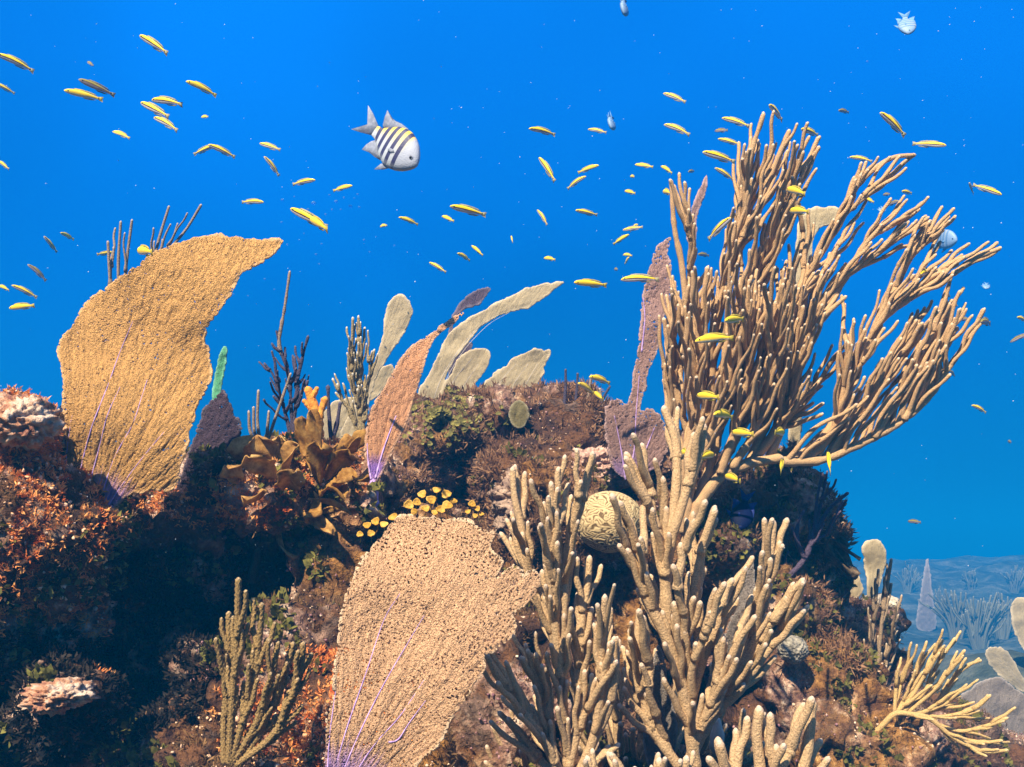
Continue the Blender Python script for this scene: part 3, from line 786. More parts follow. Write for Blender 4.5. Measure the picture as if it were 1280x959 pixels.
sea_fan("dusky purple-black sea fan with pale frilled edge under the arching tan fan",
        [(277, 487), (284, 492), (290, 503), (294, 518), (302, 538), (299, 562), (282, 592), (270, 622), (218, 622), (228, 590), (243, 545), (258, 508), (268, 494)], (243, 640), 1.78, DUSK, lambda u, v: -.1 * v, cell=.0018, hole=.16, jag=3.5, rough=.0025, seed=16, vein_mat=PURPLE)
sea_fan("narrow green sea fan blade standing behind the arching tan fan", [(277, 436), (284, 434), (283, 450), (278, 478), (274, 510), (270, 590), (262, 590), (264, 510), (270, 462)], (266, 612), 2.3, mat_fan("green_fan_tissue", (.10, .34, .16), (.1, .3, .2), .01, .5), cell=.003, hole=0, jag=.6, seed=17, vein_mat=RIB)
sea_fan("slender grey pitted sea fan among the thick coral fingers at right of centre", [(941, 696), (934, 714), (922, 738), (914, 770), (903, 800), (895, 840), (890, 880), (912, 880), (922, 830), (930, 785), (938, 760), (944, 730)], (897, 905), 1.36, GREY, lambda u, v: .1 * v, cell=.0014, hole=.15, jag=.8, rough=.0025, seed=18, vein_mat=RIB)
sea_fan("brownish pitted sea fan hidden behind the thick coral's middle stems", [(822, 806), (815, 832), (808, 868), (804, 912), (812, 960), (840, 960), (846, 905), (836, 860), (830, 820)], (822, 985), 1.33, GREY, lambda u, v: .1 * v, cell=.0014, hole=.15, jag=.8, rough=.0025, seed=19, vein_mat=RIB)
G = "pale sea fans on the right-hand slope"
back_fan("cream paddle sea fan at the top of the right-hand slope", [(1091, 674), (1103, 680), (1108, 697), (1103, 718), (1094, 742), (1084, 746), (1083, 722), (1080, 699), (1079, 683)], (1082, 778), 2.72, seed=20, group=G)
back_fan("faint blue-grey sea fan behind the dark leafy clump at the slope's edge", [(1056, 708), (1072, 716), (1078, 738), (1066, 748), (1044, 740), (1040, 722)], (1060, 778), 2.82, seed=21, group=G)
back_fan("pale sea fan cut off by the right edge of the picture", [(1264, 756), (1272, 747), (1290, 752), (1302, 780), (1292, 815), (1277, 808), (1267, 785)], (1296, 850), floor_d(1279, 850, 5), seed=22, group=G)
back_fan("white-ribbed sea fan leaning left at the lower right edge", [(1232, 815), (1244, 808), (1260, 816), (1274, 838), (1286, 862), (1276, 864), (1254, 848), (1238, 832)], (1290, 872), floor_d(1279, 868, 4.4) - .3, seed=23, group=G, veins=[[(1286, 868), (1268, 845), (1250, 826)]], tilt=.2)
back_fan("huge dim grey sea fan filling the lower right corner behind the yellow feathery coral", [(1219, 857), (1232, 850), (1248, 846), (1266, 858), (1290, 880), (1310, 950), (1300, 1030), (1200, 1030), (1140, 1000), (1155, 930), (1190, 880)], (1220, 1060), 3.8, GREY, seed=24, group=G, cell=.004)
back_fan("dark grey-green sea fan below the stalk of the yellow feathery coral", [(1118, 897), (1140, 900), (1158, 915), (1165, 950), (1150, 985), (1115, 985), (1105, 940)], (1130, 1000), 2.7, mat_fan("slate_fan_tissue", (.10, .11, .07), (.1, .1, .1), .01, .6), seed=25, group=G)
back_fan("small dark oval sea fan low on the slope beside the stubby coral fingers", [(1028, 897), (1042, 890), (1056, 903), (1066, 926), (1052, 934), (1034, 928)], (1048, 945), 1.98, mat_fan("bottle_fan_tissue", (.09, .09, .05), (.1, .1, .1), .01, .6), seed=26, group=G, cell=.0022)
back_fan("hazy spire-like sea fan far down the reef beyond the slope", [(1159, 698), (1163, 715), (1166, 745), (1170, 785), (1146, 785), (1150, 745), (1155, 715)], (1158, 800), floor_d(1158, 790, 9), GREY, seed=27, group=None, cell=.012)
back_fan("pale rounded sea fan behind the middle of the big rod coral", [(998, 277), (1008, 266), (1024, 259), (1046, 260), (1056, 268), (1040, 280), (1020, 290), (1012, 330), (1004, 420), (1000, 560), (986, 560), (990, 420), (994, 330)], (992, 592), 2.32, seed=28, group=None)

# ================================================================== big rod coral (right)
ROD = mat_rod("rod_coral_tissue", (.62, .385, .18), (.80, .62, .42))
big = Coral("soft_coral", "huge tan rod coral fanning out over the water on the right", "soft coral", (858, 672), 1.92, ROD, step=.006, sides=6, lump=.15, ra=.8, rb=.73)
L = big.limb
L([(858, 680), (866, 645), (884, 615), (905, 592), (938, 579), (972, 573)], 11, 8, 0, -.02, name="trunk")
L([(975, 577), (1005, 577), (1030, 574), (1060, 562), (1090, 548), (1125, 528), (1160, 498), (1187, 458), (1210, 425), (1229, 388)], 8, 3.8, -.01, .02)
L([(852, 665), (850, 620), (856, 570), (868, 520), (862, 450), (858, 390), (852, 330), (843, 285), (839, 228)], 9, 3.7, 0, -.05)
L([(856, 660), (864, 600), (878, 540), (888, 480), (892, 410), (908, 340), (926, 290), (930, 240), (938, 195), (954, 144)], 9, 3.7, 0, -.06)
L([(868, 640), (888, 580), (905, 510), (922, 440), (940, 380), (962, 320), (985, 262), (1004, 215), (1022, 174)], 9, 3.7, 0, .02)
L([(884, 617), (915, 555), (940, 500), (960, 440), (985, 385), (1012, 340), (1042, 290), (1060, 250), (1085, 218), (1114, 198), (1142, 194)], 9, 3.7, 0, .05)
L([(935, 580), (958, 530), (980, 470), (1005, 410), (1040, 360), (1080, 330), (1120, 300), (1162, 277)], 8, 3.7, 0, .03)
L([(938, 580), (968, 540), (985, 490), (998, 440), (1020, 405), (1056, 372)], 8, 3.7, 0, -.05)
L([(1000, 576), (1035, 540), (1058, 490), (1080, 440), (1100, 402), (1135, 375), (1180, 350), (1215, 325), (1249, 311)], 8, 3.7, 0, .04)
L([(1092, 547), (1118, 505), (1142, 462), (1162, 425), (1186, 381)], 6, 3.7, 0, 0)
L([(1010, 575), (1040, 540), (1052, 500), (1058, 460), (1060, 430)], 6.5, 3.7, 0, -.05)
L([(865, 560), (848, 500), (838, 450), (830, 400)], 6.5, 3.7, .02, -.02)
L([(880, 560), (868, 510), (872, 460), (876, 400), (884, 336)], 7, 3.7, -.02, -.08)
L([(900, 592), (918, 540), (932, 480), (938, 430), (942, 378)], 7, 3.7, -.02, -.10)
L([(915, 585), (940, 545), (955, 500), (966, 440), (969, 380)], 7, 3.7, -.02, -.09)
L([(862, 610), (880, 560), (905, 500), (915, 440), (925, 356)], 7, 3.7, -.02, -.10)
L([(862, 620), (842, 560), (835, 510), (830, 458)], 7, 3.7, 0, .03)
L([(960, 575), (975, 540), (982, 505), (990, 440), (998, 362)], 7, 3.7, 0, -.02)
L([(1035, 570), (1070, 520), (1100, 480), (1125, 440), (1145, 402)], 6.5, 3.7, 0, .03)
L([(1130, 525), (1160, 470), (1178, 430), (1196, 411)], 5.5, 3.7, 0, .02)
L([(905, 350), (920, 320), (945, 270), (965, 215), (986, 165)], 6, 3.7, -.02, -.03)
L([(925, 430), (945, 350), (975, 270), (990, 225), (1023, 186)], 6, 3.7, .0, .02)
L([(1020, 400), (1060, 340), (1085, 300), (1110, 285), (1141, 267)], 6, 3.7, .02, .05)
L([(1100, 402), (1120, 360), (1140, 320), (1178, 288)], 6, 3.7, .02, .05)
tips_big = [(954,142),(967,140),(939,156),(838,226),(843,233),(849,218),(856,229),(862,237),(861,263),(866,270),(868,281),(958,183),(970,180),(986,164),(996,156),(1009,155),(1011,172),(1024,172),(1023,185),(1020,212),(1005,216),(1004,191),(969,214),(969,221),(935,216),(927,234),(956,236),(943,237),(990,222),(987,263),(1002,270),(1011,263),(1017,280),(950,270),(936,271),(918,268),(956,254),
 (1112,197),(1124,196),(1143,194),(1132,201),(1132,211),(1123,211),(1076,218),(1076,245),(1083,251),(1068,279),(1079,279),(1096,280),(1101,282),(1141,267),(1154,272),(1159,273),(1163,277),(1143,295),(1127,306),(1133,313),(1131,331),(1178,287),(1165,291),(1175,303),(1169,319),(1189,314),(1211,305),(1202,319),(1235,303),(1246,304),(1250,310),(1197,331),(1041,316),(1025,317),
 (1052,370),(1056,381),(1060,347),(1170,334),(1148,350),(1114,356),(1112,366),(1122,402),(1145,401),(1152,405),(1162,400),(1172,390),(1146,422),(1126,424),(1113,442),(1102,450),(1114,457),(1059,428),(1053,446),(1046,446),(1068,446),(1061,461),(1040,432),(1230,387),(1215,395),(1227,404),(1196,410),(1185,416),(1174,439),(1166,452),(1159,459),(1187,469),(1154,441),(1145,466),(1133,449),(1094,426),(1082,424),(1105,411),
 (827,369),(833,370),(839,361),(845,367),(850,376),(824,396),(835,408),(865,308),(870,312),(885,334),(881,344),(890,348),(873,348),(861,358),(927,309),(912,329),(906,354),(925,354),(931,356),(923,373),(920,383),(940,375),(946,338),(948,353),(900,387),(894,394),(967,377),(972,383),(983,403),(944,418),(949,415),(968,412),(990,338),(977,337),(972,336),(983,327),(1003,356),(998,362),(1017,342),(1023,340),(1015,376),(1011,385),(1002,396),(1017,420),(1021,419),(912,417),(910,443),(924,450),(956,442),(948,451),(857,413),(870,453),(874,443),(842,417),(831,456),
 (1023,478),(1027,483),(1018,490),(1016,504),(1028,505),(1027,518),(990,517),(984,512),(953,495)]
zz = lambda x, y: -.07 * np.clip((430 - y) / 300, -.6, 1) * np.clip((1000 - x) / 150, -1, 1)
big.tips([(x, y, float(zz(x, y)) + random.uniform(-.05, .05)) for x, y in tips_big], 3.7, maxlen=85)
inner = lambda t: t[0] < 1050 and not (t[0] < 905 and t[1] < 330 + .2 * (t[0] - 860)) and t[0] > 828 and not (t[0] > 1000 + (t[1] > 300) * 50)
ids = [2, 3, 4, 5, 6, 7, 11, 12, 13, 14, 15, 16, 17, 20, 21]
big.sprout(8.5, 3.6, 55, 105, start=.22, end=.93, zspread=.10, only=ids, avoid=lambda t: inner(t) and t[1] > 175)
big.sprout(9, 3.6, 50, 90, start=.15, end=.85, zspread=.12, only=[7, 12, 13, 14, 15, 16, 17, 10], avoid=lambda t: inner(t) and t[1] > 330)
big.sprout(9, 3.6, 45, 75, lat=(.0, .08), start=.55, end=.90, zspread=.04, only=[5, 6, 22, 23], avoid=lambda t: t[0] > 985 and t[1] > 195)
big.sprout(8.5, 3.6, 45, 85, lat=(.05, .2), start=.15, end=.90, zspread=.05, only=[8, 9, 18, 19, 10], avoid=lambda t: t[1] > 315 and t[0] < 1215)
big.sprout(8, 3.6, 55, 115, upw=.55, lat=(.15, .5), oneside=-1, start=.02, end=.88, zspread=.06, only=[1], avoid=lambda t: t[1] > 375 and t[0] < 1215)
big.sprout(8, 3.6, 40, 70, lat=(.05, .3), start=.45, end=.92, zspread=.05, only=[3, 4, 20, 21], avoid=lambda t: inner(t) and t[1] > 165)
big.done()

# ================================================================== thick-fingered corals in front
FING = mat_rod("thick_finger_tissue", (.53, .35, .175), (.64, .50, .37), .007, 620, .7)
fl = Coral("soft_coral", "pale brown thick-fingered coral directly right of the ragged pink-tan sea fan", "soft coral", (712, 1010), 1.22, FING, step=.005, sides=9, group="thick-fingered corals in front", ra=.72, rb=.62)
L = fl.limb
L([(712, 1020), (711, 960), (705, 900), (700, 840), (693, 800), (680, 765), (668, 740), (658, 700), (652, 660), (643, 620), (641, 588)], 11, 6.5, 0, .04)
L([(700, 840), (704, 780), (706, 720), (715, 670), (727, 630), (735, 595), (741, 570)], 9, 7, 0, .02)
L([(700, 845), (695, 790), (692, 740), (690, 690), (692, 650), (689, 607)], 8.5, 6.5, 0, -.02)
L([(711, 960), (722, 900), (724, 830), (728, 770), (734, 735), (737, 699)], 9, 6.5, 0, .03)
L([(714, 985), (738, 935), (748, 890), (752, 850), (752, 800), (756, 748)], 9.5, 6.5, 0, -.02)
L([(710, 990), (690, 945), (672, 915), (652, 888), (632, 860), (618, 840), (609, 820)], 9, 6, 0, -.03)
L([(690, 945), (688, 900), (676, 860), (664, 820)], 8, 6, 0, .03)
L([(738, 935), (760, 890), (768, 860), (770, 828)], 8, 6, 0, -.03)
fl.tips([(644,584),(646,600),(656,593),(664,602),(634,651),(642,661),(627,668),(653,669),(675,660),(680,630),(689,605),(689,639),(696,642),(697,612),(710,607),(698,587),(706,572),(721,564),(726,603),(661,703),(678,716),(718,691),(736,697),
 (619,823),(633,829),(642,795),(652,823),(660,814),(681,836),(668,859),(672,875),(625,892),(636,899),(646,916),(658,934),(614,903),(678,918),(688,903),(697,886),(720,832),(723,860),(731,840),(714,762),(705,770),(699,804),(679,748),(668,749),
 (747,757),(756,746),(763,762),(737,790),(737,803),(751,802),(762,806),(770,828),(732,815),(746,930),(760,934),(772,932),(741,568),(710,900),(700,860),(735,870),(745,850)], 6.6, maxlen=75, zspread=.04)
fl.sprout(11, 6.2, 34, 66, start=.3, end=.8, zspread=.05, avoid=lambda t: t[1] > 600 and t[0] < 770)
fl.done()
fr = Coral("soft_coral", "tall pale brown thick-fingered coral branching in front of the big rod coral's foot", "soft coral", (868, 1010), 1.26, FING, step=.005, sides=9, group="thick-fingered corals in front", ra=.82, rb=.68)
L = fr.limb
L([(868, 1020), (868, 960), (862, 905), (849, 845), (832, 795), (812, 755), (798, 715), (784, 690), (776, 650), (766, 622)], 11.5, 7, 0, -.03)
L([(836, 805), (833, 760), (830, 710), (822, 665), (808, 625), (794, 590), (784, 570)], 10.5, 7, 0, .01)
L([(830, 720), (840, 670), (850, 640), (862, 600), (874, 565), (879, 535)], 9, 7.5, 0, .0)
L([(836, 690), (842, 640), (846, 590), (844, 550), (831, 513)], 8.5, 7.5, 0, .04)
L([(846, 840), (858, 790), (868, 740), (872, 700), (882, 670), (893, 640)], 9, 6.8, 0, -.02)
L([(866, 940), (890, 895), (925, 860), (950, 825), (975, 790), (992, 760), (1003, 728)], 10, 7, 0, .02)
L([(895, 890), (918, 845), (938, 800), (950, 750), (962, 700), (966, 655)], 9, 7, 0, .03)
L([(860, 900), (870, 850), (884, 810), (900, 775), (912, 730)], 9, 7, 0, -.03)
L([(866, 980), (835, 940), (812, 900), (800, 850), (797, 800), (799, 766)], 9, 6.5, 0, .02)
L([(862, 950), (880, 900), (895, 860), (903, 800)], 8, 6.5, 0, -.04)
fr.tips([(788,651),(766,622),(776,630),(801,674),(792,545),(803,558),(783,574),(782,584),(819,576),(829,600),(808,601),(805,626),(816,638),(834,638),(833,637),(831,511),(847,512),(840,526),(878,525),(880,539),(867,545),(828,599),
 (881,629),(893,636),(868,653),(851,683),(842,709),(848,735),(843,756),(842,771),(866,750),(876,756),(888,767),(894,738),(905,731),(914,727),
 (965,651),(983,652),(940,698),(953,692),(963,701),(958,734),(939,747),(942,771),(1003,726),(991,731),(984,748),(971,770),(943,772),(932,789),(923,799),(962,783),(920,828),(911,822),(904,853),(891,861),(878,870),(926,847),(903,796),(879,804),(870,806),(887,766),(875,755),(867,749),(842,771),(843,756),
 (799,765),(804,773),(788,789),(779,811),(808,795),(802,832),(782,851),(808,869),(790,877),(775,883),(815,903),(871,805),(856,790),(830,850)], 7.0, maxlen=78, zspread=.04)
fr.sprout(12, 6.4, 34, 68, start=.25, end=.78, zspread=.05, avoid=lambda t: t[1] > 640)
fr.done()
fm = Coral("soft_coral", "dense thicket of pale brown coral fingers low behind the two thick-fingered corals", "soft coral", (790, 1030), 1.44, FING, step=.006, sides=8, group="thick-fingered corals in front", ra=.75, rb=.66)
for pts in ([(790, 1040), (750, 960), (735, 900), (725, 850)], [(790, 1040), (775, 950), (770, 880), (768, 800)], [(790, 1040), (800, 950), (806, 870), (804, 800)], [(790, 1040), (830, 950), (850, 890), (858, 820)],
            [(780, 1040), (720, 990), (690, 940), (676, 890)], [(780, 1040), (690, 1000), (655, 960), (640, 905)], [(800, 1040), (860, 970), (890, 920), (900, 860)], [(800, 1040), (890, 990), (925, 950), (935, 905)], [(780, 1040), (670, 1010), (625, 980), (612, 930)]):
    fm.limb(pts, 9, 6, 0, random.uniform(-.06, .06))
fm.sprout(11, 6.2, 34, 70, start=.2, end=.88, zspread=.06, avoid=lambda t: t[1] > 770)
fm.done()
fb = Coral("soft_coral", "row of short stubby pale brown coral fingers along the bottom edge right of centre", "soft coral", (950, 1060), 1.15, FING, step=.005, sides=9, group="thick-fingered corals in front", ra=.8, rb=.76)
L = fb.limb
L([(950, 1070), (952, 1010), (950, 960), (946, 920), (949, 890)], 12, 8, 0, 0)
L([(952, 1060), (975, 1010), (1000, 970), (1010, 930), (1014, 880)], 11, 9, 0, .02)
L([(948, 1050), (925, 1010), (908, 970), (900, 932)], 11, 8, 0, -.02)
fb.tips([(949,888),(934,901),(963,896),(920,916),(898,928),(903,938),(970,936),(979,934),(1003,884),(1014,876),(995,924),(1024,928),(887,950),(1034,950)], 8.5, maxlen=80, minlen=10, zspread=.03)
fb.done()
ft = Coral("soft_coral", "low pale coral fingers just peeking over the bottom edge below the thick corals", "soft coral", (800, 1060), 1.08, FING, step=.005, sides=9, group="thick-fingered corals in front", ra=.7, rb=.62)
for pts in ([(800, 1070), (790, 1000), (775, 960), (765, 945)], [(802, 1070), (815, 1010), (822, 970), (824, 952)], [(800, 1060), (845, 1010), (855, 975), (858, 950)], [(798, 1060), (750, 1000), (742, 970), (735, 950)]):
    ft.limb(pts, 11, 7.5, 0, 0)
ft.sprout(16, 7.4, 30, 50, start=.3, end=.85, zspread=.03)
ft.done()

# ================================================================== smaller soft corals
WARTY = mat_rod("warty_rod_tissue", (.42, .27, .10), (.55, .40, .22), .004, 700, 1.0)
wr = Coral("soft_coral", "small beaded rod coral with warty golden branches in the dark lower left hollow", "soft coral", (288, 948), 1.28, WARTY, step=.0036, sides=8, lump=.05, wart=.34, ra=.7, rb=.64)
L = wr.limb
L([(286, 955), (290, 880), (296, 800), (298, 726)], 6.5, 5.5, 0, -.02)
L([(280, 955), (280, 900), (285, 840), (286, 768)], 5.5, 5, 0, .01)
L([(288, 955), (304, 900), (318, 840), (324, 800), (327, 757)], 6, 5, 0, -.01)
L([(290, 955), (320, 905), (338, 855), (347, 805)], 6, 5, 0, 0)
L([(294, 957), (336, 925), (358, 890), (374, 845), (379, 806)], 6.5, 5, 0, -.02)
L([(300, 957), (330, 905), (350, 860), (366, 806)], 5.5, 5, 0, .02)
wr.tips([(310,781),(343,780),(389,819),(341,862),(363,884),(300,790),(316,815),(306,760),(335,800),(358,830),(372,850),(322,850),(270,800),(335,900)], 5.0, maxlen=70, zspread=.02)
wr.sprout(22, 4.6, 30, 60, start=.2, end=.75, zspread=.02)
wr.done()

YEL = mat_rod("yellow_rod_tissue", (.58, .38, .14), (.72, .52, .26), .008, 700, .7)
yf = Coral("soft_coral", "yellow feathery coral curving out over the lower right corner", "soft coral", (1096, 915), 1.90, YEL, step=.010, sides=6, ra=.8, rb=.75)
L = yf.limb
L([(1092, 918), (1105, 905), (1119, 892), (1140, 893), (1162, 898), (1185, 917), (1206, 930), (1232, 940), (1258, 938)], 5, 2.8, 0, -.05)
L([(1140, 893), (1165, 885), (1190, 850), (1210, 832), (1225, 826)], 3.4, 2.8, 0, .03)
L([(1119, 892), (1140, 870), (1160, 835), (1178, 801)], 3.4, 2.8, 0, .0)
L([(1128, 890), (1155, 865), (1172, 830), (1193, 799)], 3.4, 2.8, 0, .03)
L([(1135, 891), (1170, 860), (1188, 835), (1205, 814)], 3.4, 2.8, 0, -.03)
L([(1162, 898), (1195, 893), (1220, 885), (1237, 870)], 3.4, 2.8, 0, -.03)
L([(1170, 905), (1200, 914), (1230, 908), (1258, 898)], 3.4, 2.8, 0, -.04)
L([(1185, 917), (1210, 925), (1232, 928), (1251, 926)], 3.2, 2.8, 0, -.04)
L([(1118, 892), (1120, 860), (1121, 840)], 3.2, 2.6, 0, .02)
L([(1122, 890), (1138, 860), (1150, 830), (1160, 816)], 3.2, 2.6, 0, .02)
yf.tips([(1237,923),(1217,878),(1222,850),(1158,803),(1146,807),(1139,804),(1208,856),(1194,879),(1213,898),(1226,898),(1236,898),(1164,857),(1189,868),(1129,843),(1176,850),(1150,850),(1140,850),(1200,870)], 2.7, maxlen=60, minlen=8, zspread=.03)
yf.sprout(12, 2.7, 18, 36, start=.3, end=.85, zspread=.03)
yf.done()
SLIM = mat_rod("slim_rod_tissue", (.36, .25, .14), (.6, .5, .36), .006, 700, .8)
sl = Coral("soft_coral", "slender upright tan coral beside the cream paddle fan on the right-hand slope", "soft coral", (1092, 890), 2.15, SLIM, step=.010, sides=6, ra=.65, rb=.62)
L = sl.limb
L([(1092, 895), (1090, 850), (1090, 800), (1094, 760), (1098, 713)], 4.2, 2.8)
L([(1096, 890), (1098, 830), (1102, 780), (1108, 740), (1114, 700)], 4.2, 3)
L([(1094, 880), (1104, 850), (1108, 820), (1118, 790)], 3.6, 3)
sl.tips([(1127,745),(1113,730),(1123,769),(1119,788),(1108,833),(1102,817),(1106,722),(1085,760),(1120,757),(1088,775),(1080,800),(1125,800)], 2.8, maxlen=50, minlen=8)
sl.sprout(14, 2.8, 18, 36, start=.3, end=.85, zspread=.03)
sl.done()

NOD = mat_rod("frosted_rod_tissue", (.33, .25, .12), (.85, .78, .62), .007, 600, .9)
nb = Coral("soft_coral", "bushy olive coral with frosted white tips left of the narrow peach fan", "soft coral", (452, 545), 2.15, NOD, step=.008, sides=7, lump=.35, ra=.6, rb=.52)
L = nb.limb
L([(452, 552), (448, 510), (441, 480), (440, 440), (441, 398)], 5, 3)
L([(452, 552), (450, 500), (450, 450), (448, 396)], 5, 3)
L([(453, 552), (456, 500), (463, 465), (468, 438)], 4.5, 3)
L([(450, 550), (438, 515), (428, 500), (422, 481)], 4.5, 3)
nb.tips([(450,406),(456,410),(460,414),(438,425),(436,436),(434,442),(465,440),(429,480),(437,488),(443,436),(453,443),(451,422),(458,430),(446,465),(460,470),(436,470)], 3.1, maxlen=50, minlen=8, zspread=.03)
nb.sprout(9, 3.0, 18, 34, start=.2, end=.85, zspread=.03)
nb.done()
TR = mat_rod("smoky_rod_tissue", (.30, .22, .15), (.5, .42, .34), .006, 600, .7)
bh = Coral("soft_coral", "thin smoky coral rods poking up behind the top of the arching tan fan", "soft coral", (168, 600), 2.30, TR, step=.010, sides=6, ra=.6, rb=.55)
for pts in ([(168, 600), (160, 460), (150, 380), (148, 330), (151, 278)], [(168, 600), (160, 460), (155, 380), (158, 330), (165, 276)], [(168, 600), (160, 460), (140, 380), (137, 340), (135, 303)], [(168, 600), (160, 460), (190, 380), (205, 325), (234, 285), (251, 257)], [(168, 600), (160, 460), (185, 370), (196, 310), (211, 259)]):
    bh.limb(pts, 4.4, 3.0)
bh.tips([(144,286),(156,292),(192,286),(213,281),(234,267),(193,302),(203,300),(222,280),(142,310)], 2.9, maxlen=60, minlen=10)
bh.done()
DRK = mat_rod("dark_rod_tissue", (.075, .06, .085), (.13, .11, .13), .005, 500, .8)
dk = Coral("soft_coral", "dark knobbly coral with one long pale whip left of the orange sponge", "soft coral", (366, 545), 2.0, DRK, step=.008, sides=7, lump=.35, ra=.7, rb=.6)
L = dk.limb
L([(366, 550), (364, 510), (361, 468), (352, 442), (346, 415)], 4.2, 2.8)
L([(366, 550), (370, 500), (374, 465), (380, 440), (385, 421)], 3.8, 2.6)
L([(364, 545), (352, 500), (342, 470), (331, 455)], 3.6, 2.6)
dk.tips([(381,475),(340,440),(357,448),(366,445),(370,455),(346,470),(338,478),(376,490),(386,470),(330,500),(350,430)], 2.9, maxlen=40, minlen=6)
mb = MB(); q = resample([(352, 445), (349, 425), (356, 384), (362, 341)], n=30); tube(mb, PA(q[:, 0], q[:, 1], 2.0), 2.2 * 2.0 / F, 7, lump=.3); mb.build("whip", TR, dk.root)
dk.sprout(13, 2.9, 12, 24, lat=(.3, .8), start=.3, end=.9, zspread=.02)
dk.done()
pr = Coral("soft_coral", "cluster of thin pale rods at the foot of the dark knobbly coral", "soft coral", (332, 560), 1.78, TR, step=.008, sides=6, ra=.75, rb=.7)
for pts in ([(330, 565), (340, 535), (352, 500), (363, 468)], [(328, 565), (322, 530), (323, 489)], [(326, 565), (313, 540), (311, 515)], [(330, 565), (334, 540), (336, 515)], [(328, 560), (318, 540), (317, 510)]):
    pr.limb(pts, 3.2, 2.4)
pr.done()
d2 = Coral("soft_coral", "two bare dark coral twigs standing between the orange sponge and frosted coral", "soft coral", (414, 545), 2.0, DRK, step=.008, sides=7, lump=.3)
for pts in ([(414, 550), (411, 515), (410, 484)], [(416, 550), (422, 525), (425, 505)]): d2.limb(pts, 3.0, 2.3)
d2.done()
VIO = mat_rod("violet_rod_tissue", (.10, .07, .10), (.2, .14, .18), .005, 500, .9)
dv = Coral("soft_coral", "dark violet tangled coral hanging on the reef edge below the big rod coral", "soft coral", (975, 735), 2.02, VIO, step=.008, sides=7, lump=.3, ra=.8, rb=.65)
L = dv.limb
L([(970, 740), (985, 722), (1006, 698), (1018, 667), (1037, 636), (1059, 617)], 5.5, 3)
L([(1010, 690), (1018, 655), (1022, 620), (1028, 592)], 3.5, 2.4)
L([(1018, 667), (1026, 630), (1030, 610), (1034, 590)], 3.2, 2.4)
L([(1006, 698), (996, 675), (998, 652), (1004, 640)], 4.5, 3)
dv.tips([(1053,628),(1045,600),(1050,640),(1040,660),(990,660),(1012,650),(1030,655),(985,690),(1058,626)], 2.9, maxlen=40, minlen=6)
dv.done()
for k, (bx, by, tx, ty, lab) in enumerate([(705, 500, 707, 463, "thin dark whip coral standing leftmost on the mound's right crest"), (718, 505, 722, 468, "thin dark whip coral standing second from left on the mound's right crest"),
                                           (732, 505, 739, 470, "thin pale-tipped whip coral beside the two small yellow fish on the crest"), (752, 520, 750, 487, "short pale whip coral below the two small yellow fish on the crest"), (744, 512, 762, 484, "leaning dark whip coral at the right end of the mound's crest")]):
    w_ = Coral("whip_coral", lab, "whip coral", (bx, by + 12), 2.35, DRK if k in (0, 1, 4) else TR, group="whip corals on the mound", step=.008, sides=6, lump=.25)
    w_.limb([(bx, by + 14), ((bx + tx) / 2 + 1, (by + ty) / 2), (tx, ty)], 2.6, 1.6); w_.done()
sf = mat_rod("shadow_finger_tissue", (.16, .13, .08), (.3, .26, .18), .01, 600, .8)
s1 = Coral("soft_coral", "single blunt dim coral finger in the dark hollow above the beaded coral", "soft coral", (318, 722), 1.84, sf, step=.006, sides=8); s1.limb([(314, 728), (318, 710), (322, 690)], 7, 4.5); s1.done()

# distant bushes on the far reef, each its own crown of rods
FAR = mat_rod("far_rod_tissue", (.20, .20, .12), (.35, .33, .25), .02, 200, .6)
for k, (x, y, d, h, n, lean, lab) in enumerate([
        (1195, 800, 4.3, 62, 9, .25, "hazy bushy coral leaning left above the yellow feathery coral"), (1225, 812, 4.0, 74, 9, -.2, "tallest hazy bushy coral left of the white-ribbed fan"),
        (1252, 800, 4.9, 55, 8, .1, "hazy bushy coral behind the white-ribbed fan"), (1176, 770, 6.0, 34, 7, .1, "small faint bushy coral right of the spire-like fan"),
        (1135, 742, 5.2, 34, 7, -.1, "small faint bushy coral left of the spire-like fan"), (1268, 742, 6.5, 34, 7, 0, "faint bushy coral near the right edge on the far reef"),
        (1214, 738, 7.5, 24, 6, .1, "very faint low coral on the far reef's skyline"), (1150, 975, 2.5, 60, 8, .1, "dim greenish bushy coral at the bottom edge right of the dark grey-green fan"), (1186, 985, 2.5, 52, 7, -.1, "dim greenish bushy coral at the bottom edge under the yellow feathery coral")]):
    d = floor_d(x, y, d * 1.7) if d > 3 else d
    c_ = Coral("soft_coral", lab, "soft coral", (x, y), d, FAR, group="bushy corals on the far reef", step=.02 * d / 5, sides=5)
    for j in range(n + 5):
        f = (j / (n + 4) - .5) * 2
        t_ = (x + (f * .42 - lean * .6) * h + random.uniform(-4, 4), y - h * (1 - .30 * f * f) * random.uniform(.75, 1.08))
        c_.limb([(x + f * h * .08, y + 6), (x + f * h * .22, y - h * .35), t_], 2.2 if h > 40 else 1.3, 1.2 if h > 40 else .8, 0, random.uniform(-.15, .15))
    c_.sprout(h * .28, 1.2 if h > 40 else .8, h * .2, h * .4, upw=.1, lat=(.15, .5), start=.3, end=.8, zspread=.1)
    c_.done()
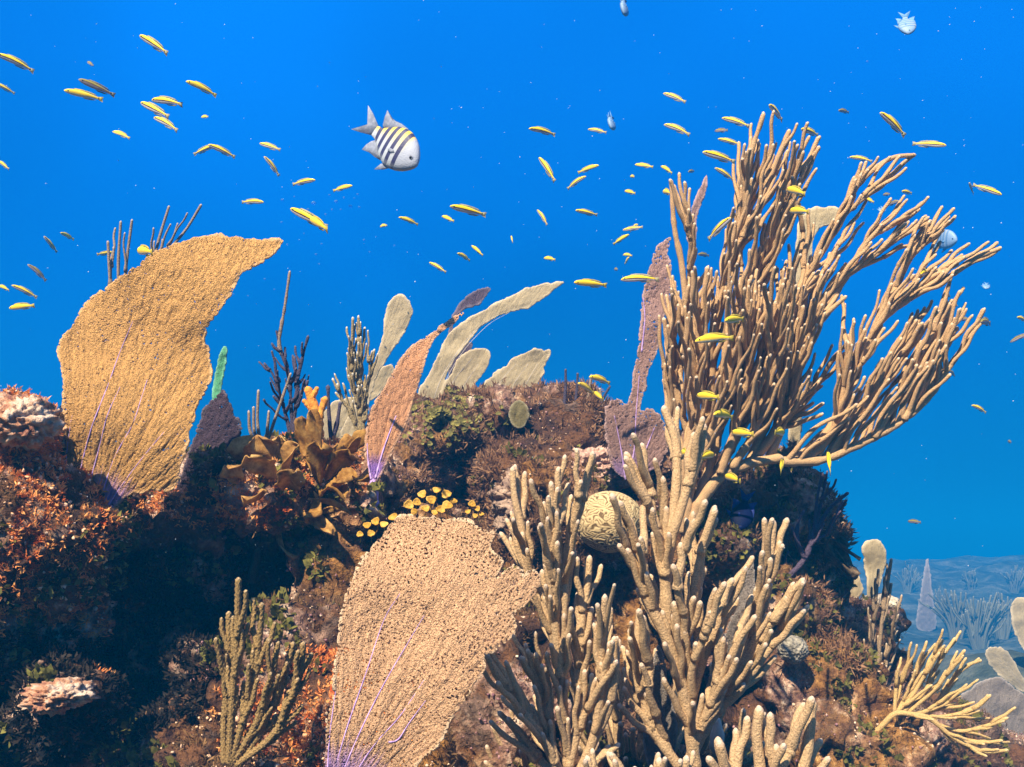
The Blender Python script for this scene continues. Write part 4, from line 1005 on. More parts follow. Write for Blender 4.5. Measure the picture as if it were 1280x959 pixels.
# ================================================================== brain coral and boulder corals
def ball(name, label, cat, c, r, mat, hfun, sub=6, parent=None, squash=1.0):
    co, tri = _ico(sub)
    h = hfun(co)
    v = co * (1 + h)[:, None] * np.asarray(r)
    root = thing(name, c, label, cat) if parent is None else parent
    me = mesh_np("colony", v, tris=tri, uv=np.stack([MS.pop() if MS else h * 10, h * 0], 1))
    return root, link("colony", me, root, mat)
MS = []
def meander(co):
    x, y, z = co.T
    w = 5.0
    a = vnoise(x * w + y, z * w + 3, 11) + vnoise(y * w + 9, z * w - x, 12) * .9
    s = np.sin(a * 15 + (x * 1.2 + z * 5) * 15)
    MS.append(s)
    return .014 * np.tanh(s * 2.0) + .02 * vnoise(x * 2, z * 2 + y, 4)
bm_ = NT("brain_coral_tissue")
u_ = bm_.n.new("ShaderNodeUVMap"); sx_ = bm_.n.new("ShaderNodeSeparateXYZ"); bm_.l.new(u_.outputs[0], sx_.inputs[0])
bc_ = bm_.ramp(bm_.map(sx_.outputs[0], -.9, .6), [(.1, (.13, .08, .03)), (.75, (.52, .38, .18))])
ball("brain_coral", "round yellow brain coral with winding ridges on a ledge behind the coral fingers", "brain coral", P(762, 652, 1.76), (.060, .056, .054), bm_.fin(bc_, bm_.bump(bm_.noise(600, 3), .5, .001), .8, .2), meander)
def lumpy(s, a=.10):
    return lambda co: a * fbm(co[:, 0] * 2.2 + s, co[:, 2] * 2.2 + co[:, 1] * 1.3, int(s) + 3, 4) + a * .7 * vnoise(co[:, 0] * 9 + co[:, 1] * 6, co[:, 2] * 9, int(s)) + a * .3 * vnoise(co[:, 0] * 25, co[:, 2] * 25 + co[:, 1] * 19, 3)
bc1 = NT("cream_boulder_tissue"); c1_ = bc1.ramp(bc1.noise(34, 5, .7), [(.36, (.22, .08, .05)), (.47, (.50, .25, .13)), (.6, (.66, .50, .36))])  # mottled red-brown to cream by noise
BC1 = bc1.fin(c1_, bc1.bump(bc1.noise(60, 5, .7), 1, .012), .8, .2)
ball("boulder_coral", "bright cream boulder coral on top of the left reef at the picture's edge", "boulder coral", P(30, 528, 1.40), (.047, .05, .038), BC1, lumpy(2, .22), 5)
ball("boulder_coral", "cream and orange boulder coral ledge jutting into the black lower left corner", "boulder coral", P(74, 870, 1.30), (.042, .05, .019), BC1, lumpy(5, .26), 5)
bc2 = NT("grey_boulder_tissue"); c2_ = bc2.ramp(bc2.noise(70, 4, .7), [(.36, (.10, .09, .07)), (.6, (.34, .30, .22))])
BC2 = bc2.fin(c2_, bc2.bump(bc2.voro(160), 1, .004), .8, .2)
ball("boulder_coral", "small round grey-brown boulder coral right of the thick coral fingers", "boulder coral", P(991, 812, 1.93), (.028, .03, .027), BC2, lumpy(7), 5)
ball("boulder_coral", "white-topped lumpy boulder coral at the shoulder of the right-hand slope", "boulder coral", P(1100, 755, 2.75), (.05, .07, .028), mat_simple("chalky_boulder_tissue", (.25, .19, .13), (.62, .53, .36), 28, 1, .01), lumpy(9), 5)
ball("boulder_coral", "rough knobbly tan boulder coral left of the brain coral", "boulder coral", P(655, 630, 2.14), (.075, .08, .085), mat_simple("rough_boulder_tissue", (.16, .10, .075), (.52, .36, .24), 60, 1, .010), lumpy(12, .22), 6)
ball("boulder_coral", "pale pink crusted boulder coral below the purple frilly fan", "boulder coral", P(735, 590, 2.20), (.075, .09, .05), mat_simple("pink_boulder_tissue", (.28, .14, .10), (.72, .48, .34), 50, 1, .010), lumpy(14, .24), 6)

# ================================================================== leafy algae
def blade(mb, base, tip, w, curl=.3, wave=.25, side=None, seed=0, n=9, m=5, lobes=0.0):
    base = np.asarray(base, float); tip = np.asarray(tip, float)
    ax = tip - base; Ln = np.linalg.norm(ax); ax = ax / Ln
    if side is None: side = np.cross(ax, FWD)
    side = side - ax * (side @ ax); side /= np.linalg.norm(side); nr = np.cross(side, ax)
    t = np.linspace(0, 1, n)[:, None]; s = np.linspace(-1, 1, m)[None]
    prof = np.sin(np.clip(t * .92 + .06, 0, 1) * math.pi) ** .55 * (.45 + .75 * t) * (1 + lobes * np.sin(t * 17 + seed))
    jag = 1 + .18 * (hash2((t * 40).astype(int) + seed, (s * 3).astype(int) + 5 + 0 * t.astype(int), seed) - .5) * (np.abs(s) > .9)
    off = side * (s * prof * w * jag)[..., None]
    nn = nr * (w * (curl * s ** 2 + wave * np.sin(t * 7 + s * 3 + seed)) + Ln * curl * .6 * np.sin(t * 2.4))[..., None]
    co = (base + ax * (t * Ln)[..., None] + off + nn).reshape(-1, 3)
    a = (np.arange(n - 1)[:, None] * m + np.arange(m - 1)[None]).ravel()
    q = np.stack([a, a + 1, a + m + 1, a + m], 1)
    mb.add(co, q, uv=np.stack([np.repeat(t[:, 0], m), np.tile(s[0], n)], 1))
def leafy(name, label, cat, specs, mat, thick=.0015, group=None):
    """specs: (x0,y0,x1,y1,width px, distance, tilt)"""
    root = thing(name, P(specs[0][0], specs[0][1], specs[0][5]), label, cat, group)
    for k, (x0, y0, x1, y1, w, d, tl) in enumerate(specs):
        mb = MB(); blade(mb, P(x0, y0, d), P(x1, y1, d - tl), w * d / F, random.uniform(-.5, .6), random.uniform(.12, .35), seed=k * 7 + 3, side=np.array([math.cos(k * 1.7) + .9, .7 * math.sin(k * 2.3), .5 * math.cos(k * 2.9)]), n=14, m=8, lobes=.12)
        o = mb.build("frond", mat, root); s = o.modifiers.new("t", 'SOLIDIFY'); s.thickness = thick
    return root
def mat_leaf(name, a, b, tr=.35):
    m = NT(name); n = m.noise(50, 5, .7)
    c = m.ramp(n, [(.33, tuple(x * .4 for x in a)), (.47, a), (.66, b)])
    return m.fin(c, m.bump(m.noise(120, 4, .7), .7, .003), .65, .25, trans=tr)
LB = mat_leaf("brown_frond", (.46, .24, .06), (.74, .46, .15))
LO = mat_leaf("amber_frond", (.36, .17, .03), (.64, .37, .09))
LD = mat_leaf("umber_frond", (.10, .065, .03), (.24, .16, .08), .15)
leafy("leafy_alga", "ruffled brown leafy alga crowning the dark overhang right of the dusky fan", "alga", [
    (330, 590, 285, 560, 22, 1.66, .02), (335, 585, 320, 545, 26, 1.68, .03), (300, 600, 282, 585, 18, 1.62, .03), (350, 585, 352, 545, 24, 1.70, .02), (345, 600, 310, 572, 20, 1.62, .05), (365, 600, 385, 560, 18, 1.64, .04), (330, 610, 300, 618, 16, 1.62, .05), (355, 610, 370, 585, 18, 1.60, .05)], LB)
leafy("leafy_alga", "curled amber leafy alga between the brown leafy crown and the narrow peach fan", "alga", [
    (390, 590, 372, 525, 14, 1.66, .02), (395, 585, 388, 512, 13, 1.68, .0), (400, 590, 420, 548, 16, 1.66, .03), (405, 600, 436, 570, 17, 1.64, .04), (398, 605, 400, 565, 20, 1.63, .05), (410, 610, 446, 600, 16, 1.64, .05), (415, 585, 450, 545, 13, 1.68, .02), (420, 575, 462, 538, 11, 1.70, .02), (400, 620, 432, 632, 14, 1.64, .05), (392, 615, 372, 640, 13, 1.66, .05), (405, 570, 430, 540, 14, 1.72, .0), (430, 590, 462, 578, 12, 1.72, .02)], LO)
leafy("leafy_alga", "torn tan leafy alga strips hanging beneath the amber fronds", "alga", [
    (375, 640, 420, 668, 9, 1.66, .03), (385, 625, 436, 650, 10, 1.66, .03), (360, 645, 398, 672, 9, 1.68, .03), (400, 640, 448, 640, 9, 1.70, .03), (420, 650, 452, 690, 10, 1.70, .02), (350, 655, 380, 690, 8, 1.70, .02)], LB)
leafy("leafy_alga", "dark brown leafy clump with pointed lobes jutting off the reef edge over open water", "alga", [
    (1020, 655, 1062, 682, 9, 2.10, .03), (1022, 665, 1075, 700, 10, 2.10, .03), (1025, 675, 1072, 722, 9, 2.10, .03), (1022, 680, 1058, 718, 9, 2.12, .03), (1030, 668, 1080, 712, 9, 2.08, .04), (1015, 660, 1045, 655, 8, 2.14, .02), (1020, 690, 1046, 712, 9, 2.14, .02), (1010, 650, 1035, 640, 8, 2.14, .0)], LD)
leafy("leafy_alga", "small dark leafy tuft on the knob under the big rod coral's long lower branch", "alga", [
    (960, 620, 945, 598, 8, 2.12, .02), (975, 620, 968, 594, 8, 2.12, .02), (990, 620, 985, 585, 9, 2.14, .02), (1000, 620, 1004, 592, 8, 2.16, .02), (985, 610, 975, 588, 8, 2.10, .02), (995, 630, 1010, 612, 8, 2.12, .02), (950, 630, 930, 610, 8, 2.10, .02)], LD)
# orange sponge
root = thing("sponge", P(396, 545, 1.95), "upright orange lobed sponge standing against the water beside the frosted coral", "sponge")
ORS = mat_simple("orange_sponge_skin", (.50, .17, .015), (.80, .36, .05), 70, .9, .004)
mb = MB()
for pts, r in (([(394, 545), (396, 525), (391, 505), (386, 490)], (8, 6)), ([(394, 530), (402, 512), (406, 500)], (7, 4)), ([(392, 512), (382, 503)], (6, 4)), ([(388, 500), (395, 488)], (5, 4))):
    q = resample(np.array(pts, float), n=12); tube(mb, PA(q[:, 0], q[:, 1], 1.95), np.linspace(*r, 12) * 1.95 / F, 10, lump=.35, seed=len(pts))
mb.build("body", ORS, root)

def discs(root, spots, mat, stuff=None):
    all_ = MB()
    for k, (x, y, r, d) in enumerate(spots):
        mb = MB() if stuff is None else all_
        c = P(x, y, d); n_ = np.array([random.uniform(-.5, .3), -1.0, random.uniform(.0, 1.0)]); n_ /= np.linalg.norm(n_)
        a = np.cross(n_, [0.2, .1, 1]); a /= np.linalg.norm(a); b = np.cross(n_, a)
        th = np.linspace(0, 2 * math.pi, 14, endpoint=False); R = r * d / F
        rings = []
        for f, z in ((.0, -.22), (.5, -.12), (.85, .05), (1.0, .16)):
            wob = 1 + .12 * np.sin(th * 3 + k) + .06 * np.sin(th * 7 + k * 2)
            rings.append(c + (R * f * wob)[:, None] * (np.cos(th)[:, None] * a + np.sin(th)[:, None] * b * .9) + n_ * R * z)
        co = np.vstack(rings); i = (np.arange(3)[:, None] * 14 + np.arange(14)[None]); j = (np.arange(3)[:, None] * 14 + (np.arange(14)[None] + 1) % 14)
        q = np.stack([i, j, j + 14, i + 14], -1).reshape(-1, 4)
        mb.add(co, q)
        w = resample([c - n_ * R * .2, c - n_ * R * .9 - np.array([0, 0, R]), c - np.array([0, -R, R * 2.2])], n=5)
        tube(mb, w, R * .10, 5, cap=False)
        if stuff is None:
            o = mb.build("frond", mat, root); s = o.modifiers.new("t", 'SOLIDIFY'); s.thickness = .0012
    if stuff: tag(all_.build(stuff, mat), kind="stuff")
DY = mat_leaf("yellow_cup_frond", (.62, .34, .03), (.88, .62, .14), .35)
root = thing("cup_alga", P(530, 650, 1.66), "cluster of golden yellow cup-shaped fronds above the ragged pink-tan fan's top edge", "alga")
discs(root, [(511, 631, 6.5, 1.66), (528, 618, 6, 1.66), (539, 625, 6.5, 1.64), (546, 613, 5.5, 1.66), (558, 618, 6.5, 1.66), (559, 632, 7, 1.64), (521, 628, 5.5, 1.64), (551, 637, 6, 1.63), (532, 636, 5.5, 1.63), (544, 641, 5, 1.63), (518, 640, 5, 1.63), (567, 627, 5, 1.66)], DY)
root = thing("cup_alga", P(478, 668, 1.60), "few golden cup fronds at the upper left shoulder of the ragged pink-tan fan", "alga")
discs(root, [(492, 647, 6.5, 1.6), (470, 652, 6, 1.6), (459, 657, 5.5, 1.6), (480, 656, 5.5, 1.58), (464, 667, 5, 1.58), (450, 668, 4.5, 1.58)], DY)
root = thing("cup_alga", P(592, 640, 1.70), "tiny sprig of golden and white fronds right of the golden cup cluster", "alga")
discs(root, [(590, 630, 5, 1.7), (597, 636, 4, 1.7), (585, 640, 4, 1.69), (594, 645, 3.5, 1.69), (602, 643, 3.5, 1.7)], DY)
sp_ = []
for _ in range(260):
    x = random.gauss(556, 26); y = random.gauss(516, 17)
    if 505 < x < 640 and 484 < y < 565: sp_.append((x, y, random.uniform(2.2, 4.2), 0))
# rest them on the reef surface
dg = bpy.context.evaluated_depsgraph_get(); dg.update()
def reef_hit(x, y, lift=.004):
    o = Vector(CAM); dvec = Vector(P(x, y, 1.0) - CAM).normalized()
    ok, loc, n, _ = reef.ray_cast(o, dvec, distance=6)
    if not ok: return None
    return float((np.array(loc) - CAM) @ FWD) - lift
sp2 = [(x, y, r, h) for x, y, r, _ in sp_ for h in [reef_hit(x, y, .012)] if h and h < 2.9]
discs(None, sp2, mat_leaf("olive_cup_frond", (.16, .14, .03), (.42, .36, .09), .3), "leafy_olive_algae")

# ================================================================== fish
def fish_body(prof_u, top, bot, wid, n=26, m=16, bend=0.0, name="body"):
    """x forward (nose at +.5), z up, unit length"""
    u = np.linspace(0, 1, n) ** 1.15
    tp = np.interp(u, prof_u, top); bt = np.interp(u, prof_u, bot); wd = np.interp(u, prof_u, wid)
    th = np.linspace(0, 2 * math.pi, m, endpoint=False)
    c = (tp + bt) / 2; h = (tp - bt) / 2
    X = np.repeat((.5 - u)[:, None], m, 1)
    sn = np.sin(th); cs = np.cos(th)
    Z = c[:, None] + h[:, None] * sn; Y = wd[:, None] * np.sign(cs) * np.abs(cs) ** .85
    co = np.stack([X, Y, Z], -1).reshape(-1, 3)
    i = np.arange(n - 1)[:, None] * m; j = np.arange(m)[None]; j2 = (j + 1) % m
    q = np.stack([i + j, i + m + j, i + m + j2, i + j2], -1).reshape(-1, 4)
    uv = np.stack([np.repeat(u, m), np.tile(sn * .5 + .5, n)], 1)
    co = np.vstack([co, [[.502, 0, c[0]], [-.5, 0, c[-1]]]]); uv = np.vstack([uv, [[0, .5], [1, .5]]])
    t = [[a, (a + 1) % m, n * m] for a in range(m)] + [[(n - 1) * m + (a + 1) % m, (n - 1) * m + a, n * m + 1] for a in range(m)]
    return co, q, t, uv
def bendf(co, b):
    co = np.array(co, float); co[:, 2] += b * (.25 - co[:, 0] ** 2); return co
def fin(pts, th=.012, bend=0.0):
    """flat thin plate in the xz plane with a little thickness"""
    p = np.array(pts, float); n = len(p)
    a = np.stack([p[:, 0], np.full(n, th / 2), p[:, 1]], 1); b = a * [1, -1, 1]
    c = a.mean(0) * [1, 0, 1]
    co = np.vstack([a, b, c + [0, th / 2, 0], c - [0, th / 2, 0]])
    t = []
    for i in range(n):
        j = (i + 1) % n
        t += [[i, j, 2 * n], [n + j, n + i, 2 * n + 1]]
    q = [[i, n + i, n + (i + 1) % n, (i + 1) % n] for i in range(n)]
    return bendf(co, bend), q, t
def fish_mat(name, kind):
    m = NT(name)
    u = m.n.new("ShaderNodeUVMap"); s = m.n.new("ShaderNodeSeparateXYZ"); m.l.new(u.outputs[0], s.inputs[0])
    U, V = s.outputs[0], s.outputs[1]
    kind0, kind = kind, "sergeant" if kind == "haze_tinted_bar" else kind
    if kind == "striped":      # yellow back over a dark stripe over a white belly
        Vn = m.math('ADD', V, m.math('MULTIPLY', m.math('SUBTRACT', m.noise(30, 2), .5), .10))
        c = m.ramp(Vn, [(.22, (.62, .57, .54)), (.38, (.55, .46, .43)), (.43, (.03, .018, .015)), (.56, (.05, .03, .01)), (.61, (.92, .60, .01)), (.93, (.92, .66, .01)), (.985, (.10, .13, .01))])
    elif kind == "golden":
        c = m.ramp(V, [(.16, (.72, .66, .50)), (.34, (.80, .55, .10)), (.42, (.85, .55, .02)), (.95, (.92, .66, .02)), (.99, (.35, .30, .01))])
    elif kind == "dull":
        c = m.ramp(V, [(.3, (.42, .36, .38)), (.5, (.30, .20, .18)), (.62, (.08, .06, .03)), (.8, (.40, .30, .04)), (1, (.16, .14, .03))])
    elif kind == "sergeant":
        ramp_y = m.ramp(V, [(.45, (.40, .43, .45)), (.68, (.50, .46, .26)), (.92, (.66, .44, .06))])
        # bars lean a little and swell towards the back
        x = m.math('ADD', U, m.math('MULTIPLY', m.math('SUBTRACT', V, .5), -.05))
        bars = m.math('COSINE', m.math('MULTIPLY', m.math('SUBTRACT', x, .335), 2 * math.pi / .138))
        inside = m.math('MULTIPLY', m.math('GREATER_THAN', x, .275), m.math('LESS_THAN', x, .96))
        wide = m.map(V, -.05, .10, .9, -.12)
        k = m.math('MULTIPLY', m.map(m.math('SUBTRACT', bars, wide), -.06, .22), inside)
        head = m.mix(m.map(U, .25, .33), (.38, .41, .47), ramp_y)
        c = m.mix(k, head, (.035, .035, .09))
        c = m.mix(m.map(V, .02, .16, .6, 0), c, (.34, .38, .38))
    elif kind == "tang":
        c = m.ramp(V, [(.1, (.002, .003, .014)), (.6, (.003, .006, .035))])
    if kind0 == 'haze_tinted_bar': c = m.mix(.72, c, (.14, .28, .46))  # blue water haze mixed into the skin colour of distant fish
    sc = m.voro(60)
    return m.fin(c, m.bump(sc, .12, .02), .5, .05 if kind == 'tang' else .35)
DARK_EYE = mat_simple("fish_eye", (.006, .006, .008), (.01, .01, .012), 40, .1, .001, rough=.15, spec=.6)
def fin_mat(name, c1, c2, tr=.45):
    return mat_simple(name, c1, c2, 22, .3, .01, .6, trans=tr)
WPROF = dict(prof_u=[0, .03, .10, .22, .40, .62, .80, .92, 1.0], top=[.005, .036, .064, .083, .087, .074, .050, .036, .038], bot=[-.010, -.032, -.056, -.078, -.086, -.074, -.048, -.035, -.035], wid=[.006, .024, .038, .046, .048, .046, .026, .012, .008])
FM = {k: fish_mat(k + "_wrasse_skin", k) for k in ("striped", "golden", "dull")}
FT = {"striped": fin_mat("wrasse_tail_fin", (.45, .40, .30), (.7, .62, .30)), "golden": fin_mat("golden_tail_fin", (.6, .5, .12), (.85, .66, .08)), "dull": fin_mat("dull_tail_fin", (.2, .18, .16), (.4, .34, .2))}
WR = {}
def wrasse_proto(kind, bend):
    parts = []
    co, q, t, uv = fish_body(**WPROF); co[:, 0] = co[:, 0] * .90 + .05
    parts.append(("body", mesh_np("wrasse_body", bendf(co, bend), q, t, uv), FM[kind]))
    a, q, t = fin([(-.37, .035), (-.42, .055), (-.50, .075), (-.485, .0), (-.50, -.070), (-.42, -.052), (-.37, -.035)], .010, bend)
    parts.append(("tail_fin", mesh_np("wrasse_tail", a, q, t), FT[kind]))
    a, q, t = fin([(.28, .085), (.24, .112), (.10, .122), (-.08, .115), (-.24, .095), (-.33, .062), (-.33, .045), (-.05, .08)], .008, bend)
    parts.append(("dorsal_fin", mesh_np("wrasse_dorsal", a, q, t), FT[kind]))
    a, q, t = fin([(.02, -.088), (-.05, -.112), (-.24, -.095), (-.33, -.055), (-.2, -.06)], .008, bend)
    parts.append(("anal_fin", mesh_np("wrasse_anal", a, q, t), FT[kind]))
    for sd in (-1, 1):
        mb = MB(); ellipsoid(mb, bendf([[.405, sd * .040, .022]], bend)[0], (.016, .008, .016), 2)
        me = mesh_np("wrasse_eye", np.concatenate(mb.co), tris=np.concatenate(mb.t)); parts.append(("eye", me, DARK_EYE))
    for n_, me, mt in parts:
        me.materials.append(mt); me.polygons.foreach_set("use_smooth", np.ones(len(me.polygons), bool))
    return parts
def put_fish(name, label, cat, group, parts, H, T, L, up_hint=None, roll=0.0):
    H = np.asarray(H, float); T = np.asarray(T, float)
    x = (H - T) / np.linalg.norm(H - T)
    up = UP if up_hint is None else up_hint
    z = up - x * (up @ x)
    if np.linalg.norm(z) < .25: z = z + np.array([1, 0, 0.]) * .4; z = z - x * (z @ x)
    z /= np.linalg.norm(z); y = np.cross(z, x)
    z, y = z * math.cos(roll) + y * math.sin(roll), y * math.cos(roll) - z * math.sin(roll)
    import mathutils
    M = mathutils.Matrix(((x[0], y[0], z[0]), (x[1], y[1], z[1]), (x[2], y[2], z[2])))
    root = thing(name, (H + T) / 2, label, cat, group)
    root.rotation_euler = M.to_euler(); root.scale = (L, L, L)
    eye = None
    for n_, me, mt in parts:
        o = bpy.data.objects.new(n_, me); COL.objects.link(o); o.parent = eye if (n_ == "pupil" and eye) else root
        if n_ == "eye": eye = o
    return root
WL = .070
def wrasse(hx, hy, tx, ty, label, kind="striped", d=None, bend=.10, yaw=None):
    lp = math.hypot(hx - tx, hy - ty)
    if d is None: d = min(max(WL * F / max(lp, 1) * .93, 1.75), 3.4 if lp > 12 else 4.2)
    ratio = min(1.0, lp * d / (WL * F))
    dy = WL * math.sqrt(max(0, 1 - ratio ** 2)) * (1 if yaw is None else yaw)
    L_ = WL if lp * d / F <= WL else lp * d / F
    key = (kind, round(bend, 2))
    if key not in WR: WR[key] = wrasse_proto(kind, bend)
    zd = dy / 2 * (1 if (hx + ty) % 2 < 1 or hx == tx else -1)
    put_fish("wrasse", label, "fish", "small yellow wrasses schooling over the reef", WR[key], P(hx, hy, d - zd), P(tx, ty, d + zd), L_, up_hint=UP * .88 - FWD * random.uniform(.0, .3))
S_, G_, D_ = "striped", "golden", "dull"
